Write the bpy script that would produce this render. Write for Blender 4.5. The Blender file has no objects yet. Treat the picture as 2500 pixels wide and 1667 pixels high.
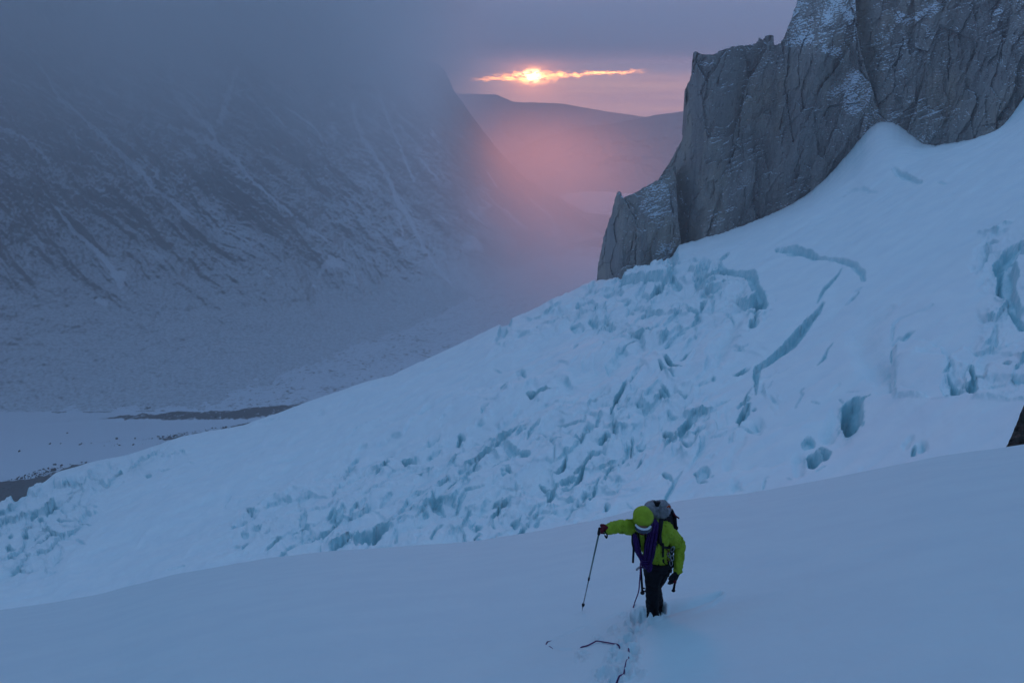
import bpy, math, random
import numpy as np
from mathutils import Vector, Matrix

# ------------------------------------------------------------------ camera, sky, sun, exposure
scn = bpy.context.scene
COL = scn.collection
F = 1944.4                       # focal length in photo pixels (28 mm lens)
V0 = 833.5
ZENITH = (0.165, 0.365, 0.63)
SUN_E = 2.1
PITCH = math.atan((V0 - 240.0) / F)
CP, SP = math.cos(PITCH), math.sin(PITCH)
cam_data = bpy.data.cameras.new('camera')
cam_data.sensor_width = 36.0
cam_data.lens = 28.0
cam_data.clip_start = 0.1
cam_data.clip_end = 60000.0
cam = bpy.data.objects.new('camera', cam_data)
COL.objects.link(cam)
cam.location = (0, 0, 0)
cam.rotation_euler = (math.pi / 2 - PITCH, 0, 0)
scn.camera = cam

scn.view_settings.view_transform = 'Standard'
scn.view_settings.look = 'None'
scn.view_settings.exposure = 0.25
scn.view_settings.gamma = 1.0
scn.view_settings.use_curve_mapping = False
scn.render.engine = 'CYCLES'
cy = scn.cycles
cy.use_denoising = True
try:
    cy.denoiser = 'OPENIMAGEDENOISE'
except Exception:
    pass
cy.max_bounces = 8
cy.diffuse_bounces = 3
cy.glossy_bounces = 2
cy.transmission_bounces = 4
cy.volume_bounces = 4
cy.volume_step_rate = 1.0
cy.volume_max_steps = 256
cy.use_adaptive_sampling = True
cy.adaptive_threshold = 0.02
cy.sample_clamp_indirect = 4.0


# ---- node expression helper
class NT:
    def __init__(s, tree):
        s.t = tree; s.n = tree.nodes; s.l = tree.links

    def node(s, typ, **kw):
        n = s.n.new(typ)
        for k, v in kw.items():
            setattr(n, k, v)
        return n

    def put(s, sock, val):
        if hasattr(val, 'is_output'):
            s.l.new(val, sock)
        elif val is not None:
            if sock.type == 'RGBA' and len(val) == 3:
                val = (*val, 1.0)
            sock.default_value = val

    def m(s, op, a, b=None, c=None, clamp=False):
        n = s.node('ShaderNodeMath', operation=op, use_clamp=clamp)
        s.put(n.inputs[0], a)
        if b is not None: s.put(n.inputs[1], b)
        if c is not None: s.put(n.inputs[2], c)
        return n.outputs[0]

    def add(s, a, b): return s.m('ADD', a, b)
    def sub(s, a, b): return s.m('SUBTRACT', a, b)
    def mul(s, a, b): return s.m('MULTIPLY', a, b)
    def div(s, a, b): return s.m('DIVIDE', a, b)

    def step(s, x, lo, hi, smooth=True, o0=0.0, o1=1.0):
        n = s.node('ShaderNodeMapRange')
        n.interpolation_type = 'SMOOTHSTEP' if smooth else 'LINEAR'
        n.clamp = True
        s.put(n.inputs['Value'], x)
        s.put(n.inputs['From Min'], lo); s.put(n.inputs['From Max'], hi)
        s.put(n.inputs['To Min'], o0); s.put(n.inputs['To Max'], o1)
        return n.outputs['Result']

    def gauss(s, x):          # exp(-x^2)
        return s.m('EXPONENT', s.mul(s.mul(x, x), -1.0))

    def mix(s, f, a, b):
        n = s.node('ShaderNodeMix', data_type='RGBA')
        s.put(n.inputs[0], f); s.put(n.inputs[6], a); s.put(n.inputs[7], b)
        return n.outputs[2]

    def vmath(s, op, a, b=None, scale=None):
        n = s.node('ShaderNodeVectorMath', operation=op)
        s.put(n.inputs[0], a)
        if b is not None: s.put(n.inputs[1], b)
        if scale is not None: s.put(n.inputs['Scale'], scale)
        return n.outputs[0]

    def noise(s, vec, scale, detail=4.0, rough=0.5, dist=0.0, out=0, typ=None):
        n = s.node('ShaderNodeTexNoise')
        if typ: n.noise_type = typ
        s.put(n.inputs['Vector'], vec)
        n.inputs['Scale'].default_value = scale
        n.inputs['Detail'].default_value = detail
        n.inputs['Roughness'].default_value = rough
        n.inputs['Distortion'].default_value = dist
        return n.outputs[out]

    def mapping(s, vec, loc=(0, 0, 0), rot=(0, 0, 0), scale=(1, 1, 1)):
        n = s.node('ShaderNodeMapping')
        s.put(n.inputs[0], vec)
        n.inputs[1].default_value = loc
        n.inputs[2].default_value = rot
        n.inputs[3].default_value = scale
        return n.outputs[0]

    def xyz(s, vec):
        n = s.node('ShaderNodeSeparateXYZ'); s.put(n.inputs[0], vec)
        return n.outputs[0], n.outputs[1], n.outputs[2]

    def comb(s, x, y, z):
        n = s.node('ShaderNodeCombineXYZ')
        s.put(n.inputs[0], x); s.put(n.inputs[1], y); s.put(n.inputs[2], z)
        return n.outputs[0]

    def attr(s, name, out='Fac'):
        n = s.node('ShaderNodeAttribute'); n.attribute_name = name
        return n.outputs[out]

    def bump(s, h, strength=0.3, dist=0.1, normal=None):
        n = s.node('ShaderNodeBump')
        n.inputs['Strength'].default_value = strength
        n.inputs['Distance'].default_value = dist
        s.put(n.inputs['Height'], h)
        if normal is not None: s.put(n.inputs['Normal'], normal)
        return n.outputs[0]


# ---- the world: an overcast dusk, a slit of sunset under the clouds
SUN_X, SUN_Z = 0.0245, 0.0255      # where the sun stands: tangent of azimuth and of elevation
SUN_AZ = math.atan(SUN_X)
SUN_EL = math.atan(SUN_Z)
world = bpy.data.worlds.new('World')
scn.world = world
world.use_nodes = True
world.cycles.sampling_method = 'MANUAL'
world.cycles.sample_map_resolution = 1024
w = NT(world.node_tree)
w.n.clear()
gen = w.node('ShaderNodeTexCoord').outputs['Generated']
dx, dy, dz = w.xyz(gen)
front = w.step(dy, 0.05, 0.3)
ys = w.m('MAXIMUM', dy, 0.05)
X = w.div(dx, ys)
Z = w.div(dz, ys)
nvec = w.comb(w.mul(X, 1.0), w.mul(Z, 5.0), 0.0)
n1 = w.noise(nvec, 5.0, 6, 0.6)
n2 = w.noise(w.comb(w.mul(X, 1.0), w.mul(Z, 3.0), 3.0), 42.0, 5, 0.65)
n3 = w.noise(w.comb(w.mul(X, 1.0), w.mul(Z, 2.4), 8.0), 110.0, 4, 0.7)
# base cloud deck: blue overhead, grey violet towards the horizon
up = w.step(dz, 0.0, 0.75)
deck = w.mix(up, (0.150, 0.228, 0.40), ZENITH)
behind = w.step(dy, 0.3, -0.8)
deck = w.mix(behind, deck, (0.13, 0.215, 0.37))
soft = w.step(n1, 0.3, 0.7, o0=0.86, o1=1.12)
deck = w.vmath('SCALE', deck, scale=soft)
# violet tone of the low deck above the slit
low = w.mul(w.gauss(w.div(w.sub(Z, 0.05), 0.055)), w.gauss(w.div(w.sub(X, 0.09), 0.35)))
deck = w.mix(w.mul(low, w.mul(front, 0.75)), deck, (0.185, 0.20, 0.345))
# pale band of clear air below the deck
edge = w.add(0.034, w.mul(w.sub(n2, 0.5), 0.012))
belt = w.mul(w.step(Z, edge, w.sub(edge, 0.012)), w.step(Z, -0.075, -0.02))
belt = w.mul(belt, w.mul(front, w.gauss(w.div(w.sub(X, 0.16), 0.42))))
strat = w.step(w.noise(w.comb(w.mul(X, 1.2), w.mul(Z, 26.0), 1.0), 4.0, 4, 0.55), 0.35, 0.65)
beltcol = w.mix(strat, (0.56, 0.32, 0.38), (0.88, 0.48, 0.42))
col = w.mix(belt, deck, beltcol)
# below the horizon: dim violet ground haze
below = w.step(Z, -0.03, -0.30)
col = w.mix(w.mul(below, 1.0), col, (0.12, 0.14, 0.235))
# glow round the sun
gx = w.sub(X, SUN_X); gz = w.sub(Z, SUN_Z)
r2 = w.m('SQRT', w.add(w.mul(gx, gx), w.mul(w.mul(gz, gz), 1.7)))
glow = w.mul(w.m('EXPONENT', w.mul(r2, -50.0)), front)
glow2 = w.mul(w.m('EXPONENT', w.mul(r2, -9.0)), front)
col = w.vmath('ADD', col, w.vmath('SCALE', (2.8, 0.66, 0.13), scale=glow))
col = w.vmath('ADD', col, w.vmath('SCALE', (0.16, 0.045, 0.035), scale=w.mul(glow2, 0.5)))
# the slit itself: a ragged bright streak
zc = w.add(w.add(0.0235, w.mul(X, 0.045)), w.mul(w.sub(n2, 0.5), 0.012))
th = w.add(0.0013, w.mul(w.gauss(w.div(w.sub(X, 0.026), 0.024)), 0.0046))
th = w.add(th, w.mul(w.m('MAXIMUM', w.sub(n3, 0.5), 0.0), 0.012))
d = w.div(w.sub(Z, zc), th)
streak = w.gauss(d)
winx = w.mul(w.step(X, -0.055, -0.015), w.step(X, 0.17, 0.11))
streak = w.mul(streak, w.mul(winx, w.step(n3, 0.36, 0.56)))
streak = w.mul(streak, front)
col = w.vmath('ADD', col, w.vmath('SCALE', (11.0, 3.4, 0.55), scale=streak))
gx2 = w.add(gx, w.mul(w.sub(n3, 0.5), 0.020)); gz2 = w.add(gz, w.mul(w.sub(n2, 0.5), 0.012))
rc = w.add(w.mul(gx2, gx2), w.mul(w.mul(gz2, gz2), 2.6))
core = w.mul(w.m('EXPONENT', w.mul(rc, -14000.0)), w.mul(front, w.step(w.add(n3, w.mul(w.gauss(w.mul(rc, 60000.0)), 0.10)), 0.40, 0.56)))
col = w.vmath('ADD', col, w.vmath('SCALE', (26.0, 17.0, 7.0), scale=core))
# a real clear dusk sky far above the cloud, faint through it
sky = w.node('ShaderNodeTexSky', sky_type='NISHITA')
sky.sun_disc = False
sky.sun_elevation = math.radians(4.4)
sky.sun_rotation = SUN_AZ
bg1 = w.node('ShaderNodeBackground')
w.put(bg1.inputs[0], col); bg1.inputs[1].default_value = 1.0
bg2 = w.node('ShaderNodeBackground')
w.put(bg2.inputs[0], sky.outputs[0]); bg2.inputs[1].default_value = 0.05
mx = w.node('ShaderNodeMixShader'); mx.inputs[0].default_value = 0.06
w.l.new(bg1.outputs[0], mx.inputs[1]); w.l.new(bg2.outputs[0], mx.inputs[2])
wo = w.node('ShaderNodeOutputWorld')
w.l.new(mx.outputs[0], wo.inputs[0])

# the low sun itself, behind a far cloud edge
sun_data = bpy.data.lights.new('sun', 'SUN')
sun_data.energy = SUN_E
sun_data.angle = math.radians(10.0)
sun_data.color = (1.0, 0.27, 0.15)
sun = bpy.data.objects.new('sun', sun_data)
COL.objects.link(sun)
LAMP_EL = math.radians(3.6)
sun_dir = Vector((math.sin(SUN_AZ) * math.cos(LAMP_EL), math.cos(SUN_AZ) * math.cos(LAMP_EL), math.sin(LAMP_EL)))
sun.rotation_euler = sun_dir.to_track_quat('Z', 'Y').to_euler()
sun.location = sun_dir * 5000

# ------------------------------------------------------------------ helpers
def tag(o, label=None, cat=None, group=None, kind=None):
    if label: o['label'] = label
    if cat: o['category'] = cat
    if group: o['group'] = group
    if kind: o['kind'] = kind
    return o


def ray(u, v):
    """direction through photo pixel (u, v) (2500 x 1667)"""
    x = (np.asarray(u, float) - 1250.0) / F
    y = -(np.asarray(v, float) - V0) / F
    return np.stack([x, CP + y * SP + 0 * x, -SP + y * CP + 0 * x], -1)


def ae(u, v):
    """tangent of azimuth, and z per unit of horizontal range"""
    d = ray(u, v)
    h = np.hypot(d[..., 0], d[..., 1])
    return d[..., 0] / d[..., 1], d[..., 2] / h


def pix(P):
    """photo pixel of world points"""
    fw = P[..., 1] * CP - P[..., 2] * SP
    up = P[..., 1] * SP + P[..., 2] * CP
    fw = np.maximum(fw, 1e-3)
    return 1250 + F * P[..., 0] / fw, V0 - F * up / fw


def at_range(u, v, r):
    d = ray(u, v)
    h = np.hypot(d[..., 0], d[..., 1])
    return d * (np.asarray(r) / h)[..., None]


def DS(pts):            # points read off the 2352-wide view of the photograph
    return [(x * 1.06293, y * 1.06293) for x, y in pts]


def curve_ae(pts, grid_a, smooth=0):
    """interpolate an image curve as e over tan azimuth"""
    a, e = ae([p[0] for p in pts], [p[1] for p in pts])
    o = np.argsort(a)
    r = np.interp(grid_a, a[o], e[o])
    if smooth:
        k = np.ones(smooth) / smooth
        r = np.convolve(np.pad(r, smooth // 2, mode='edge'), k, 'valid')[:len(grid_a)]
    return r


def hsh(ix, iy, iz, seed):
    h = (ix.astype(np.int64) * 374761393 + iy.astype(np.int64) * 668265263 + iz.astype(np.int64) * 2147483647 + seed * 144269504)
    h = (h ^ (h >> 13)) * 1274126177
    h = h ^ (h >> 16)
    return (h & 0xFFFFFF).astype(np.float64) / float(0x1000000)


_rng = np.random.default_rng(77)
_G = _rng.uniform(0, 2 * np.pi, 256 * 256).astype(np.float32)
_GC, _GS = np.cos(_G), np.sin(_G)


def noise2(x, y, seed=0):
    """gradient noise, about -1..1"""
    x = np.asarray(x, np.float32) + np.float32((seed * 37.31) % 211.0)
    y = np.asarray(y, np.float32) + np.float32((seed * 71.77) % 197.0)
    x, y = np.broadcast_arrays(x, y)
    xi = np.floor(x); yi = np.floor(y)
    fx = x - xi; fy = y - yi
    xi = xi.astype(np.int32); yi = yi.astype(np.int32)
    sx = fx * fx * fx * (fx * (fx * 6 - 15) + 10); sy = fy * fy * fy * (fy * (fy * 6 - 15) + 10)
    x0 = xi & 255; x1 = (xi + 1) & 255
    y0 = (yi & 255) << 8; y1 = ((yi + 1) & 255) << 8
    i = y0 | x0; a = _GC[i] * fx + _GS[i] * fy
    i = y0 | x1; b = _GC[i] * (fx - 1) + _GS[i] * fy
    i = y1 | x0; c = _GC[i] * fx + _GS[i] * (fy - 1)
    i = y1 | x1; d_ = _GC[i] * (fx - 1) + _GS[i] * (fy - 1)
    t0 = a + (b - a) * sx
    return 1.5 * (t0 + (c + (d_ - c) * sx - t0) * sy)


def fbm(x, y, oct=4, seed=0, gain=0.5, lac=2.03, ridge=False):
    s = 0; a = 1.0; t = 0
    for i in range(oct):
        n = noise2(x, y, seed + i * 17)
        if ridge: n = 1 - 2 * np.abs(n)
        s = s + a * n; t += a
        x = x * lac + 13.7; y = y * lac + 7.1; a *= gain
    return s / t


def cells(x, y, seed=0, jit=0.9):
    """cellular noise: F1, F2, and two random values of the nearest cell"""
    xi = np.floor(x).astype(np.int64); yi = np.floor(y).astype(np.int64)
    f1 = np.full(x.shape, 9.0); f2 = np.full(x.shape, 9.0)
    r1 = np.zeros(x.shape); r2 = np.zeros(x.shape); ox = np.zeros(x.shape); oy = np.zeros(x.shape)
    z = np.zeros_like(xi)
    for i in (-1, 0, 1):
        for j in (-1, 0, 1):
            cx = xi + i; cyy = yi + j
            px = cx + 0.5 + jit * (hsh(cx, cyy, z, seed) - 0.5)
            py = cyy + 0.5 + jit * (hsh(cx, cyy, z + 1, seed) - 0.5)
            d_ = np.hypot(x - px, y - py)
            near = d_ < f1
            f2 = np.where(near, f1, np.minimum(f2, d_))
            r1 = np.where(near, hsh(cx, cyy, z + 2, seed), r1)
            r2 = np.where(near, hsh(cx, cyy, z + 3, seed), r2)
            ox = np.where(near, x - px, ox); oy = np.where(near, y - py, oy)
            f1 = np.where(near, d_, f1)
    return f1, f2, r1, r2, ox, oy


def sstep(x, a, b):
    t = np.clip((x - a) / (b - a), 0, 1)
    return t * t * (3 - 2 * t)


def seg_dist(u, v, pts, closed=False):
    """distance (px) to a polyline with a width at each point; returns d / w (1 at the edge) and w"""
    best = np.full(u.shape, 1e9); bw = np.ones(u.shape); bl = np.zeros(u.shape)
    for (x0, y0, w0), (x1, y1, w1) in zip(pts[:-1], pts[1:]):
        ddx, ddy = x1 - x0, y1 - y0
        L = ddx * ddx + ddy * ddy + 1e-9
        t = np.clip(((u - x0) * ddx + (v - y0) * ddy) / L, 0, 1)
        d_ = np.hypot(u - x0 - t * ddx, v - y0 - t * ddy)
        w_ = w0 + (w1 - w0) * t
        q = d_ / np.maximum(w_, 0.3)
        m_ = q < best
        best = np.where(m_, q, best); bw = np.where(m_, w_, bw)
    return best, bw


def in_poly(u, v, poly):
    """inside test for arrays"""
    c = np.zeros(u.shape, bool)
    n = len(poly)
    for i in range(n):
        x0, y0 = poly[i]; x1, y1 = poly[(i + 1) % n]
        cond = ((y0 > v) != (y1 > v))
        xx = (x1 - x0) * (v - y0) / ((y1 - y0) if y1 != y0 else 1e-9) + x0
        c ^= cond & (u < xx)
    return c


def poly_sd(u, v, poly, pad=90):
    """signed distance, positive inside (-pad where far away)"""
    px_ = [p[0] for p in poly]; py_ = [p[1] for p in poly]
    near = (u > min(px_) - pad) & (u < max(px_) + pad) & (v > min(py_) - pad) & (v < max(py_) + pad)
    out = np.full(u.shape, -float(pad))
    if near.any(): out[near] = _poly_sd(u[near], v[near], poly)
    return out


def _poly_sd(u, v, poly):
    pts = [(x, y, 1.0) for x, y in poly] + [(poly[0][0], poly[0][1], 1.0)]
    d_, _ = seg_dist(u, v, pts)
    return np.where(in_poly(u, v, poly), d_, -d_)


def grid_mesh(name, P, material, attrs=None, smooth=True, wrap=False):
    n, m = P.shape[:2]
    me = bpy.data.meshes.new(name)
    me.vertices.add(n * m)
    me.vertices.foreach_set('co', P.reshape(-1).astype(np.float32))
    idx = np.arange(n * m, dtype=np.int32).reshape(n, m)
    a, b, c, d_ = idx[:-1, :-1], idx[:-1, 1:], idx[1:, 1:], idx[1:, :-1]
    q = np.stack([a, b, c, d_], -1).reshape(-1, 4)
    k = len(q)
    me.loops.add(k * 4)
    me.polygons.add(k)
    me.loops.foreach_set('vertex_index', q.reshape(-1))
    me.polygons.foreach_set('loop_start', np.arange(0, k * 4, 4, dtype=np.int32))
    me.polygons.foreach_set('loop_total', np.full(k, 4, dtype=np.int32))
    me.polygons.foreach_set('use_smooth', np.full(k, smooth, dtype=bool))
    for an, av in (attrs or {}).items():
        at = me.attributes.new(an, 'FLOAT', 'POINT')
        at.data.foreach_set('value', av.reshape(-1).astype(np.float32))
    me.update(calc_edges=True)
    me.materials.append(material)
    o = bpy.data.objects.new(name, me)
    COL.objects.link(o)
    return o


def raw_mesh(name, verts, faces, material, parent=None, smooth=True):
    me = bpy.data.meshes.new(name)
    me.from_pydata([tuple(map(float, p)) for p in verts], [], [tuple(map(int, f)) for f in faces])
    me.update()
    if smooth: me.polygons.foreach_set('use_smooth', [True] * len(me.polygons))
    me.materials.append(material)
    o = bpy.data.objects.new(name, me)
    COL.objects.link(o)
    if parent is not None: o.parent = parent
    return o


def grid_normals(P):
    du = np.gradient(P, axis=1); dv = np.gradient(P, axis=0)
    n = np.cross(du, dv)
    n /= np.linalg.norm(n, axis=-1, keepdims=True) + 1e-12
    return n


def blur(A, k):
    """box blur of a 2-d array"""
    for ax in (0, 1):
        pad = [(0, 0), (0, 0)]; pad[ax] = (k, k)
        B = np.pad(A, pad, mode='edge')
        cs = np.cumsum(B, axis=ax)
        z = np.zeros_like(np.take(cs, [0], ax))
        cs = np.concatenate([z, cs], ax)
        n = A.shape[ax]
        hi = np.take(cs, np.arange(2 * k + 1, 2 * k + 1 + n), ax)
        lo = np.take(cs, np.arange(0, n), ax)
        A = (hi - lo) / (2 * k + 1)
    return A


# ------------------------------------------------------------------ materials
def new_mat(name):
    m_ = bpy.data.materials.new(name)
    m_.use_nodes = True
    t = NT(m_.node_tree)
    t.n.clear()
    out = t.node('ShaderNodeOutputMaterial')
    p = t.node('ShaderNodeBsdfPrincipled')
    t.l.new(p.outputs[0], out.inputs[0])
    p.inputs['Specular IOR Level'].default_value = 0.2
    return m_, t, p


def obj_coord(t):
    return t.node('ShaderNodeTexCoord').outputs['Object']


SNOW = (0.80, 0.86, 0.93)
ICE = (0.36, 0.66, 0.74)


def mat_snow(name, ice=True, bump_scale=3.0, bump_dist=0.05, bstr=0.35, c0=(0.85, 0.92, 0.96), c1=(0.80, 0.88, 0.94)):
    m_, t, p = new_mat(name)
    co = obj_coord(t)
    n = t.noise(co, bump_scale, 6, 0.6)
    n2_ = t.noise(co, bump_scale * 0.12, 4, 0.55)
    c = t.mix(t.step(n2_, 0.3, 0.7), c0, c1)
    if ice:
        f = t.attr('ice')
        br = t.noise(co, 0.35, 5, 0.65)
        f2_ = t.m('MULTIPLY', f, t.step(br, 0.25, 0.6, o0=0.55, o1=1.1), clamp=True)
        icec = t.mix(t.noise(co, 0.12, 4, 0.6), (0.24, 0.54, 0.62), (0.56, 0.82, 0.88))
        c = t.mix(f2_, c, icec)
        dirt = t.attr('dirt')
        c = t.mix(dirt, c, (0.14, 0.13, 0.13))
    t.put(p.inputs['Base Color'], c)
    p.inputs['Roughness'].default_value = 0.75
    b = t.bump(n, bstr, bump_dist)
    t.put(p.inputs['Normal'], b)
    return m_


def mat_rock(name, base=(0.33, 0.325, 0.32), tan=(0.40, 0.355, 0.30), scale=0.02, vert=0.12, snowcol=(0.70, 0.78, 0.86), lo=0.62, hi=0.80, grit_amp=1.1, bstr=0.6, dark=0.7):
    m_, t, p = new_mat(name)
    co = obj_coord(t)
    cv = t.mapping(co, scale=(1, 1, vert))
    n = t.noise(cv, scale * 3, 6, 0.65)
    big = t.noise(co, scale * 0.7, 3, 0.5)
    fine = t.noise(cv, scale * 40, 5, 0.7)
    c = t.mix(t.step(big, 0.4, 0.65), base, tan)
    c = t.mix(t.step(n, 0.35, 0.7), c, tuple(x * dark for x in base))
    c = t.mix(t.mul(t.step(fine, 0.45, 0.75), 0.4), c, tuple(min(x * 1.5, 0.5) for x in base))
    s = t.attr('snow')
    geo = t.node('ShaderNodeNewGeometry')
    nx, ny, nz = t.xyz(geo.outputs['Normal'])
    grit = t.noise(co, scale * 25, 5, 0.65)
    thr = t.add(t.add(nz, s), t.mul(t.sub(grit, 0.5), grit_amp))
    sf = t.step(thr, lo, hi)
    c = t.mix(sf, c, snowcol)
    t.put(p.inputs['Base Color'], c)
    p.inputs['Roughness'].default_value = 0.85
    h = t.add(t.mul(n, 1.0), t.mul(fine, 0.35))
    t.put(p.inputs['Normal'], t.bump(h, bstr, 0.06 / scale))
    return m_

# ------------------------------------------------------------------ near snow slope
CREST = DS([(-260, 1425), (0, 1402), (120, 1385), (240, 1362), (400, 1320), (500, 1302), (700, 1272), (900, 1258), (1100, 1243),
            (1240, 1220), (1370, 1195), (1480, 1165), (1600, 1145), (1700, 1135), (1850, 1110), (2000, 1080), (2150, 1050),
            (2300, 1030), (2352, 1022), (2600, 985)])
NH = 2.25            # height of the lens above the snow
ag = np.linspace(-1.05, 1.05, 1400)
e_c = curve_ae(CREST, ag, 25)
rc_g = np.interp(ag, [-1, -0.5, 0, 0.7, 1], [58, 50, 44, 40, 40])


def near_r(a, e):
    """range at which the near slope is seen at (a, e)"""
    ec = np.interp(a, ag, e_c); rc = np.interp(a, ag, rc_g)
    k = NH / rc ** 2; m_ = ec + 2 * NH / rc
    # e = -NH/r + m - k r  ->  k r^2 + (e-m) r + NH = 0
    b = e - m_
    disc = np.maximum(b * b - 4 * k * NH, 0)
    return (-b - np.sqrt(disc)) / (2 * k)


def near_z(a, r):
    ec = np.interp(a, ag, e_c); rc = np.interp(a, ag, rc_g)
    return -NH + (ec + 2 * NH / rc) * r - NH / rc ** 2 * r * r


def polar(a, r, z):
    c = 1 / np.sqrt(1 + a * a)
    return np.stack([a * c * r, c * r, z], -1)


def on_near(u, v, lift=0.0):
    a, e = ae(u, v)
    r = near_r(a, e)
    return polar(np.asarray(a), np.asarray(r), near_z(a, r) + lift + near_detail_at(a, r))


FOOT = (1597, 1500)
# trodden track: (u, v, radius px, depth m)
PRINTS = [(1560, 1507, 22, .10), (1578, 1500, 18, .10), (1540, 1522, 15, .05), (1600, 1502, 16, .14), (1615, 1484, 12, .10), (1520, 1500, 10, .03),
          (1530, 1560, 20, .035), (1500, 1540, 16, .02), (1548, 1590, 16, .05), (1508, 1612, 26, .05), (1522, 1638, 22, .06), (1475, 1648, 24, .05),
          (1500, 1665, 22, .06), (1555, 1535, 18, .05), (1538, 1560, 16, .05), (1520, 1580, 16, .05), (1545, 1610, 14, .04), (1462, 1560, 12, .015), (1545, 1540, 14, .04), (1497, 1590, 12, .03), (1420, 1600, 16, .015), (1560, 1645, 14, .02)]


def near_detail(a, r, u, v):
    P = polar(a, r, 0 * r)
    x, y = P[..., 0], P[..., 1]
    far = sstep(r, 3, 25)
    z = 0.10 * fbm(x * 0.16, y * 0.16 + 5, 3, 3) * far * 1.5
    z += 0.016 * fbm(x * 0.9 + y * 0.5, y * 1.5 - x * 0.4, 4, 9)
    z += 0.006 * fbm(x * 4, y * 5, 4, 21) + 0.015 * fbm((x + y * .6) * 1.1, (y - x * .6) * 4.2, 4, 23) * sstep(fbm(x * .3, y * .3, 2, 24), -0.3, 0.5)
    # the track
    n = fbm(u / 9.0, v / 9.0, 4, 31) * 0.5 + fbm(u / 30.0, v / 30.0, 3, 35) * 0.35
    rough = np.zeros_like(u)
    for (pu, pv, pr, dp) in PRINTS:
        q = np.hypot((u - pu), (v - pv) * 1.25) / pr
        q = q + n * 0.45
        z -= dp * (1 - sstep(q, 0.35, 1.0))
        z += dp * 0.35 * np.exp(-((q - 1.15) / 0.22) ** 2)
        rough = np.maximum(rough, 1 - sstep(q, 0.8, 1.9))
    z += rough * 0.045 * fbm(u / 6.0, v / 5.0, 5, 41, gain=0.6)
    f1, f2, r1_, r2_, _, _ = cells(u / 9.0, v / 7.0, 5)
    z += rough * 0.05 * np.maximum(0, 0.42 - f1) * (r1_ > 0.45)
    # shallow furrow leading right from the boots, and a sunk rope line to the left
    q, _ = seg_dist(u, v, [(1610, 1497, 9), (1640, 1487, 9), (1680, 1478, 8), (1730, 1462, 6), (1760, 1450, 3)])
    z -= 0.07 * (1 - sstep(q, 0.0, 1.6)) - 0.03 * np.exp(-((q - 2.3) / 0.8) ** 2)
    for line in ROPE_LINES:
        q, _ = seg_dist(u, v, [(p, q_, 2.2) for p, q_ in line])
        z -= 0.016 * (1 - sstep(q, 0.2, 1.5))
    return z


ROPE_LINES = [[(1456, 1522), (1475, 1512), (1500, 1500), (1512, 1495)], [(1334, 1570), (1337, 1563), (1358, 1557), (1378, 1548), (1405, 1537), (1430, 1527)],
              [(1340, 1573), (1350, 1580), (1370, 1584), (1395, 1584)]]


def near_detail_at(a, r):
    a = np.atleast_1d(np.asarray(a, float)); r = np.atleast_1d(np.asarray(r, float))
    P = polar(a, r, near_z(a, r))
    u, v = pix(P)
    return near_detail(a, r, u, v)


def build_near():
    n, m_ = 760, 900
    a = np.linspace(-0.86, 0.86, m_)
    # rows equally spaced over the picture, then beyond the crest
    rr = np.concatenate([np.geomspace(1.2, 3.2, 40, endpoint=False), 3.2 * (44 / 3.2) ** np.linspace(0, 1, 560) ** 0.85, np.geomspace(45, 110, 80)])
    A, R = np.meshgrid(a, rr)
    Z = near_z(A, R)
    P = polar(A, R, Z)
    u, v = pix(P)
    P[..., 2] += near_detail(A, R, u, v)
    z0 = np.zeros_like(Z)
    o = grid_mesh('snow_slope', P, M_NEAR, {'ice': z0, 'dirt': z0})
    tag(o, 'smooth blue snow slope in the foreground under the climber', kind='structure')


# ------------------------------------------------------------------ glacier with icefall
GTOP = DS([(-400, 1260), (-100, 1192), (0, 1162), (60, 1142), (130, 1085), (200, 1064), (300, 1045), (420, 1002), (560, 976), (650, 945), (760, 905),
           (830, 880), (900, 862), (1000, 815), (1100, 770), (1200, 722), (1300, 677), (1345, 652), (1372, 643), (1425, 640), (1445, 632),
           (1500, 606), (1545, 590), (1560, 562), (1600, 553), (1700, 523), (1800, 480), (1850, 450), (1880, 425), (1950, 350), (1990, 296), (2015, 276), (2035, 272), (2058, 283), (2090, 306), (2124, 334), (2160, 333), (2200, 326), (2280, 305), (2318, 278), (2352, 212), (2420, 140), (2600, 40)])
gag = np.linspace(-1.0, 1.0, 2400)
ge1 = curve_ae(GTOP, gag, 3)
ge1 = np.where(gag > 0.28, curve_ae(GTOP, gag, 31), ge1)
ge1s = curve_ae(GTOP, gag, 301)
ge1s = np.convolve(np.pad(ge1s, 100, mode='edge'), np.ones(201) / 201, 'valid')
ge0 = np.interp(gag, ag, e_c) - 0.05
gr1 = np.interp(gag, [-1, -0.6, -0.3, 0.0, 0.1, 0.22, 0.42, 0.62, 1], [830, 780, 690, 620, 640, 690, 730, 700, 600])
gr0 = np.interp(gag, [-1, -0.6, 0.0, 0.6, 1], [300, 260, 185, 150, 140])
GP = 1.45


def gl_params(a):
    return (np.interp(a, gag, ge0), np.interp(a, gag, ge1), np.interp(a, gag, gr0), np.interp(a, gag, gr1))


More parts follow.
